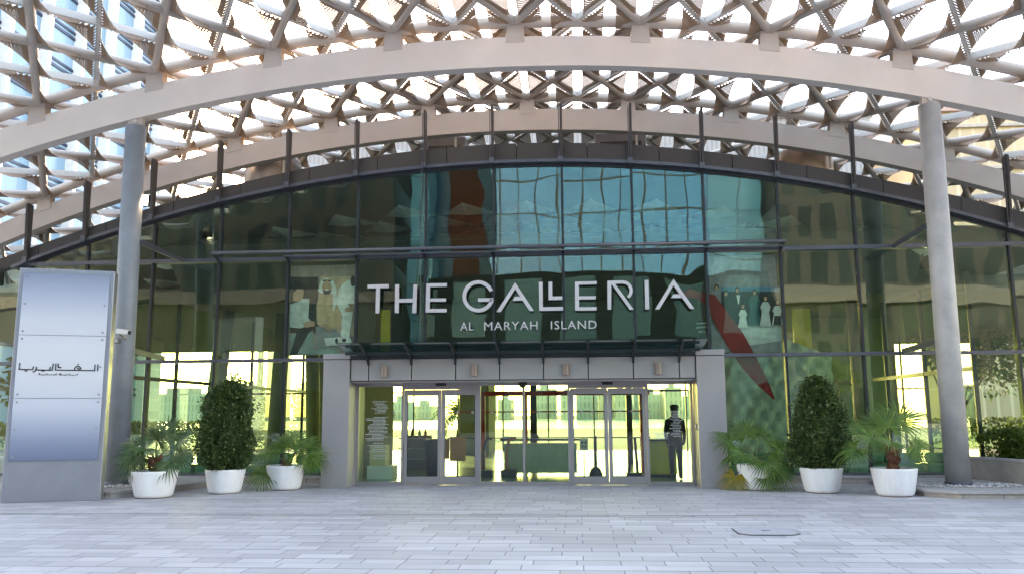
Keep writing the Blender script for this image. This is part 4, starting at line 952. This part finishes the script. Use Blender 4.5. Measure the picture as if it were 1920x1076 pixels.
potted_palm(*p4, 'white pot with a full fan palm with yellowing fronds beside the right pier', .40, .315, [(195,-8,.52,.42,1.2),(165,52,.62,.50,.5),(110,68,.62,.50,.4),(60,62,.62,.50,.5),(20,32,.55,.50,.7),(330,10,.50,.46,1.1),(285,28,.42,.44,1.2),(300,-10,.40,.42,1.3),(230,40,.48,.44,.9),(10,2,.46,.44,.9),(350,45,.50,.46,.7),(145,30,.55,.46,.7)], .12, .055, 'palmB', 13, special=(0,))
potted_palm(*p6, 'white pot with a fan palm on a tall reddish trunk, nearest the right column', .43, .34, [(178,15,.62,.46,.8),(40,62,.55,.56,.2),(120,66,.42,.52,.3),(150,45,.52,.50,.4),(350,25,.42,.44,1.0),(20,15,.45,.44,1.0),(250,40,.36,.36,1.0),(200,38,.46,.44,.7),(85,75,.40,.48,.3)], .46, .075, 'palmB', 14)
def topiary(x, y, label, rt_, rb, prof, h, n, seed):
    t = thing('potted_shrub', label, 'potted plant', (x,y,0), 'white pots with plants before the glass'); pot(t, x, y, rt_, rb, .50, seed)
    st = MB(); r = random.Random(seed)
    for i in range(5): a = i*1.3; st.sweep([(x+.05*cos(a),y+.05*sin(a),.42),(x+.12*cos(a),y+.12*sin(a),.75),(x+.10*cos(a+1),y+.10*sin(a+1),1.5)], [.02,.015,.008], 6)
    obj('stem', st, 'bark', t, smooth=True)
    obj('foliage', blob_shrub({'r': prof, 'h': h}, (x,y,.50), n, .062, seed, .11, .50), 'topi', t)
    core = MB(); core.lathe([(max(.02,prof(i/10)*.62), .50+h*(.06+.86*i/10)) for i in range(11)], (x,y,0), 16)
    obj('inner_growth', core, 'topi', t, smooth=True)
topiary(-6.18,-2.6, 'white pot with a round topped dark green shrub, middle of the left three', .415, .33, lambda t: float(np.interp(t, [0,.12,.35,.5,.7,.87,.95,1], [.38,.50,.51,.49,.45,.37,.25,.06])), 1.83, 15000, 21)
topiary(6.22,-2.3, 'white pot with a pointed dark green shrub, middle of the right three', .425, .34, lambda t: float(np.interp(t, [0,.12,.3,.5,.7,.88,.96,1], [.38,.54,.57,.50,.39,.27,.16,.05])), 1.83, 15000, 22)
# hedge in the bed
hg = thing('hedge', 'clipped bright green hedge in the stone planting bed at the right edge', 'hedge', (w0+nrm*1.2))
r = random.Random(5); hm = MB(); base = w0+nrm*.95+dirv*.3
for _ in range(15000):
    u, v, z = r.random()*5.0, r.random()*1.7-.5, r.random()
    lump = .12*sin(u*3.1)+.10*sin(u*7+v*5)+.06*sin(v*9)
    top = .62+lump*.6+.12*min(u, 1)
    if r.random() < .6: z = top*(1-.15*r.random())
    else: z = top*z; 
    if r.random() < .5: v = -.5+lump*.5+.12*r.random()
    p = base+dirv*(u-.2+.1*sin(z*9))+nrm*v; leafy(hm, (p.x, p.y, hb+z), (r.uniform(-1,1), r.uniform(-1,1), r.uniform(-.2,1.2)), .075, r)
obj('foliage', hm, 'hedge', hg)
obj('inner_growth', MB().add([base+nrm*a+dirv*b+Vector((0,0,z)) for z in (hb,hb+.42) for a, b in ((-.3,.1),(-.3,5),(1.1,5),(1.1,.1))], [(0,3,2,1),(4,5,6,7),(0,1,5,4),(1,2,6,5),(2,3,7,6),(3,0,4,7)]), 'hedge', hg)

# ------------------------------------------------------------------ trees (beyond and mirrored)
def tree(x, y, h, cr, label, seed, m='tree', group=None, lsz=.28, n=2600):
    r = random.Random(seed); t = thing('tree', label, 'tree', (x,y,0), group)
    lim = MB(); lim.sweep([(x,y,0),(x+.05,y,h*.25),(x+.1,y,h*.5)], [.16*h/6,.12*h/6,.06*h/6], 10); cl = []
    for i in range(9):
        a = i*2.4; e = Vector((x+cos(a)*cr*.62*r.uniform(.5,1), y+sin(a)*cr*.62*r.uniform(.5,1), h*r.uniform(.5,.92)))
        lim.sweep([(x+.05,y,h*.28),((x+e.x)/2,(y+e.y)/2,h*.45),tuple(e)], [.07*h/6,.045*h/6,.015], 7); cl.append((e, cr*r.uniform(.32,.52)))
    obj('trunk', lim, 'bark', t, smooth=True); mb = MB()
    for _ in range(n):
        e, R = r.choice(cl); d = Vector((r.gauss(0,1), r.gauss(0,1), r.gauss(0,.8))).normalized(); p = e+d*R*(r.random()**.4); leafy(mb, p, d+Vector((r.uniform(-1,1),r.uniform(-1,1),r.uniform(-1,1)))*.7, lsz*r.uniform(.6,1.2), r)
    obj('crown', mb, m, t)
def datepalm(x, y, h, label, seed):
    r = random.Random(seed); t = thing('date_palm', label, 'palm tree', (x,y,0), 'tall palms beyond the glass hall')
    obj('trunk', MB().sweep([(x,y,0),(x+.1,y,h*.5),(x,y,h)], [.25,.2,.2], 10), 'bark', t, smooth=True); mb = MB()
    for i in range(26):
        a = i*2.4; el = radians(70-95*(i/26)); L_ = 2.4; h_ = Vector((cos(a), sin(a), 0)); prev = Vector((x,y,h))
        for k in range(1, 9):
            s_ = k/8; e = el-1.3*s_; cur = prev+(h_*cos(e)+Vector((0,0,sin(e))))*L_/8
            for sg in (-1, 1):
                sd = Vector((-sin(a), cos(a), 0))*sg; kk = len(mb.v)
                q_ = cur+(sd*.55+(cur-prev).normalized()*.35+Vector((0,0,-.25)))*.8*(1-.5*s_)
                mb.v += [tuple(prev), tuple(cur), tuple(q_)]; mb.f.append((kk,kk+1,kk+2))
            prev = cur
    obj('crown', mb, 'tree', t)
datepalm(-22.3,34,10.2,'tall palm beyond the left glazing, the taller of the pair seen through the glass',1)
datepalm(-19.4,33,9.4,'shorter palm right of the tall one, seen through the left glazing',2)
datepalm(-7.2,40,1.9,'small palm seen low through the left sliding doors',3)
tree(-17,24,3.6,1.9,'rounded dark tree seen low through the left glazing behind the sign column',31,group='trees beyond the glass hall')
tree(-12.8,24,3.0,1.5,'small pale tree seen low through the left glazing beside the round topped shrub',32,group='trees beyond the glass hall')
tree(17.5,17,6.0,3.0,'broad dark tree seen through the glass just left of the right column',33,group='trees beyond the glass hall')
tree(23.5,19,7.5,3.6,'tall tree seen through the glass right of the right column',34,group='trees beyond the glass hall')
tree(28.5,22,7.0,3.4,'tree seen through the glass at the far right edge',35,group='trees beyond the glass hall')
tree(-21,14,4.2,2.2,'bushy tree at the far left edge beyond the tall sign',36,group='trees beyond the glass hall')
# garden hedge rows beyond
for i, (x0, x1, yy, lb) in enumerate(((-30,-11,21,'low hedge on the lawn beyond the left glazing'),(12.5,40,16,'low hedge on the lawn beyond the right glazing'))):
    mb = MB(); r = random.Random(40+i)
    for _ in range(6000): leafy(mb, (r.uniform(x0,x1), yy+r.uniform(-.6,.6), r.random()**.5*1.3), (r.uniform(-1,1),r.uniform(-1,1),r.uniform(-.2,1)), .2, r)
    o = obj('garden_hedge', mb, 'hedge', None); tag(o, lb, 'hedge')

# ================================================================== BACKGROUND BUILDINGS
tw = thing('glass_tower', 'tall blue glass tower with white fins and dark double bands, upper left', 'building', (-60,70,0))
XT = -50; yA, yB = 20, 74
def towermat():
    m, t, N, L, b = newmat('pale_blue_curtain_wall'); tc = N.new('ShaderNodeTexCoord'); sp = N.new('ShaderNodeSeparateXYZ'); L.new(tc.outputs['Object'], sp.inputs[0])
    cb = N.new('ShaderNodeCombineXYZ'); L.new(sp.outputs[1], cb.inputs[0]); L.new(sp.outputs[2], cb.inputs[1])
    br = N.new('ShaderNodeTexBrick'); br.offset = 0; L.new(cb.outputs[0], br.inputs['Vector']); br.inputs['Scale'].default_value = 1; br.inputs['Brick Width'].default_value = 1.6; br.inputs['Row Height'].default_value = 4.0; br.inputs['Mortar Size'].default_value = .035
    br.inputs['Color1'].default_value = (.14,.27,.40,1); br.inputs['Color2'].default_value = (.20,.35,.48,1); br.inputs['Mortar'].default_value = (.16,.25,.33,1)
    L.new(br.outputs[0], b.inputs['Base Color']); b.inputs['Roughness'].default_value = .18; b.inputs['Specular IOR Level'].default_value = .5; return m
obj('facade', MB().box(XT-30, XT, yA, yB, 0, 96), towermat(), tw)
bands = MB()
for z in np.arange(4, 96, 4.0): bands.box(XT+.002, XT+.12, yA, yB, z, z+.30); bands.box(XT+.002, XT+.12, yA, yB, z+.62, z+.88)
obj('spandrel_bands', bands, mat('navy_spandrel', (.015,.03,.075), .3, metal=.3), tw)
y = yA; k = 0
while y <= yB+.1:
    obj('fin', MB().box(XT+.0, XT+1.0, y-.28, y+.28, 0, 96), mat('white_fin', (.72,.70,.70), .4) if k == 0 else bpy.data.materials['white_fin'], tw); y += 5.4; k += 1
obj('dark_recess', MB().box(XT+.003, XT+.28, yA, yB, 0, .5), 'dark', tw)
obj('end_screen', MB().box(XT-30, XT+1.2, yB+.3, yB+3.2, 0, 88), facademat('pale_end_screen', (.62,.60,.58), (.42,.42,.42), .6, 1.2, .12, .5, .7), tw)
rb_ = thing('beige_building', 'beige building with perforated screens and a pink coping, right behind the canopy', 'building', (40,60,0))
pR = at(1765,212,45)
obj('wall', MB().box(pR.x-.5, pR.x+60, 45, 75, 0, pR.z), facademat('beige_screen', (.60,.50,.36), (.42,.33,.22), 1.0, 3.4, .10, .6, .8, offs=.5, var=.35), rb_)
obj('coping', MB().box(pR.x-.8, pR.x+60, 44.6, 75, pR.z, pR.z+.5), mat('pink_coping', (.45,.30,.26), .7), rb_)
for k in range(6): obj('rib', MB().box(pR.x-.5, pR.x+60, 44.7, 44.998, pR.z-1.2-k*3.4-.12, pR.z-1.2-k*3.4+.12), 'stoneB', rb_)
wb = thing('cream_building', 'plain cream building stepped behind the right part of the canopy', 'building', (22,70,0)); p0 = at(1480,230,62); p1_ = at(1722,172,62)
obj('wall', MB().box(at(1575,172,62).x, p1_.x+3, 62, 90, 0, p1_.z), mat('cream_render', (.55,.50,.46), .8, var=.05, scale=.3), wb)
obj('lower_wall', MB().box(at(1422,178,62).x, at(1575,172,62).x-.01, 64, 90, 0, at(1450,190,64).z), mat('cream_render_low', (.58,.55,.52), .8, var=.05, scale=.3), wb)
# far skyline across the water
r = random.Random(9); skm = [facademat('far_tower_%d' % i, c, (c[0]*.55, c[1]*.6, c[2]*.6), 1.5, 3.2, .55, .4, .8) for i, c in enumerate(((.55,.50,.42),(.50,.52,.50),(.60,.56,.50)))]  # distance haze is put into the pale wall colours
k = 0
for px, wd, top in ((700,40,765),(745,30,752),(790,36,760),(905,34,735),(945,24,748),(1020,44,728),(1062,22,740),(1100,40,722),(1135,28,733),(1165,26,728),(1196,18,720),(1222,34,738),(1262,30,726),(1300,40,742),(1840,110,628),(1900,40,634),(330,150,737),(470,60,742)):
    Yd = 260+20*(k % 3); c_ = at(px, top, Yd); half = wd/2*(Yd+20)/FPX
    t = thing('skyline_tower', 'pale distant tower across the water, number of storeys rising above its neighbours' if 0 else 'pale distant tower seen through the glass %s' % (['left of the leftmost door pane','behind the leftmost door pane, narrow','behind the leftmost sliding door leaf','behind the left central pane, broad','behind the left central pane, low and narrow','behind the right central pane, broad','behind the right central pane, narrow','in the right sliding door, the broadest','in the right sliding door near its middle','in the far right door leaf, left one','in the far right door leaf, thin and tallest','beside the right post of the doors','behind the rightmost door pane','behind the rightmost door post','far right above the tree tops, wide slab','at the far right edge, narrow slab','low and wide in the left glazing','low behind the round topped shrub'][k]), 'tower', (c_.x,Yd,0), 'distant towers across the water')
    obj('wall', MB().box(c_.x-half, c_.x+half, Yd, Yd+18, 0, c_.z), skm[k % 3], t); obj('roof_box', MB().box(c_.x-half*.4, c_.x+half*.3, Yd+4, Yd+12, c_.z, c_.z+2.2), 'stone', t); k += 1
# buildings on the camera side of the plaza (seen mirrored in the glass)
def vb(px0, px1, ytop, Yb): a, b = at(px0, ytop, Yb), at(px1, ytop, Yb); return a.x, b.x, a.z
bt = thing('blue_glass_tower', 'bright blue glass tower mirrored in the middle of the upper facade', 'building', (4,-70,0))
xa, xb, _ = vb(925,1320,320,62); obj('facade', MB().box(xa, xb, -84, -62, 0, 60), facademat('blue_curtain_wall', (.02,.03,.04), (.06,.36,.66), 2.1, 3.6, .09, .1, .4, var=.25), bt); obj('podium', MB().box(xa-6, xb+8, -61.9, -56, 0, 14.5), facademat('teal_podium', (.008,.011,.012), (.05,.12,.13), 5.0, 7.4, .9, .2, .5), bt)
bb = thing('slim_blue_block', 'narrow pale blue glass block mirrored left of the blue tower', 'building', (-9,-64,0)); xa2, xb2, _ = vb(745,800,320,60)
obj('facade', MB().box(xa2, xb2, -80, -60, 0, 50), facademat('pale_blue_wall', (.05,.07,.08), (.14,.42,.52), 2.4, 3.6, .06, .1, .4), bb)
bs = thing('brown_stone_building', 'dark brown stone building with square windows mirrored in the left facade half', 'building', (-30,-50,0))
xa3, xb3, _ = vb(300,740,300,52); br_m = facademat('brown_stone', (.058,.054,.050), (.022,.026,.028), 2.3, 3.9, .45, .2, .8, offs=.35, var=.8)
obj('wall', MB().box(xa3-20, xb3, -75, -52, 0, 34), br_m, bs); obj('cornice', MB().box(xa3-20.3, xb3+.3, -51.9, -51.4, 11.5, 12.6), mat('aged_cornice', (.13,.105,.09), .8), bs)
bo = thing('rust_red_block', 'rust red block mirrored beside the blue tower left edge', 'building', (-4,-62,0)); xa4, xb4, _ = vb(800,925,300,64)
obj('wall', MB().box(xa4, xb4, -85, -64, 0, 46), facademat('rust_wall', (.11,.035,.022), (.03,.09,.14), 6.0, 40, 1.6, .15, .8), bo)
bd = thing('dark_stone_building', 'dark grey stone building with window grid mirrored in the right facade half', 'building', (30,-50,0)); xa5, xb5, _ = vb(1455,1900,300,54)
obj('wall', MB().box(xa5, xb5+25, -78, -54, 0, 36), facademat('grey_stone', (.050,.053,.056), (.020,.026,.029), 2.1, 4.1, .42, .2, .8, offs=.4, var=.8), bd); obj('cornice', MB().box(xa5-.3, xb5+25, -53.9, -53.3, 11, 12.4), mat('grey_cornice', (.11,.105,.105), .8), bd)
bl = thing('light_blue_slab', 'light blue glass slab mirrored right of the blue tower', 'building', (14,-60,0)); xa6, xb6, _ = vb(1325,1452,300,60)
obj('facade', MB().box(xa6, xb6, -80, -60, 0, 52), facademat('light_blue_wall', (.05,.08,.1), (.10,.36,.56), 3.0, 4.2, .06, .1, .4), bl)
for i, (x, y, h) in enumerate(((-14,-44,5),(-8,-46,6),(3,-47,5.5),(9,-45,6),(20,-44,6),(-24,-43,6))):
    tree(x, y, h, 2.6, 'street tree on the camera side, %s' % ('mirrored left of the left poster','mirrored between the left poster and the sign','mirrored below the middle of the sign','mirrored below the last sign letters','mirrored right of the family poster','mirrored at the far left')[i], 60+i, group='street trees mirrored in the glass', n=1500)
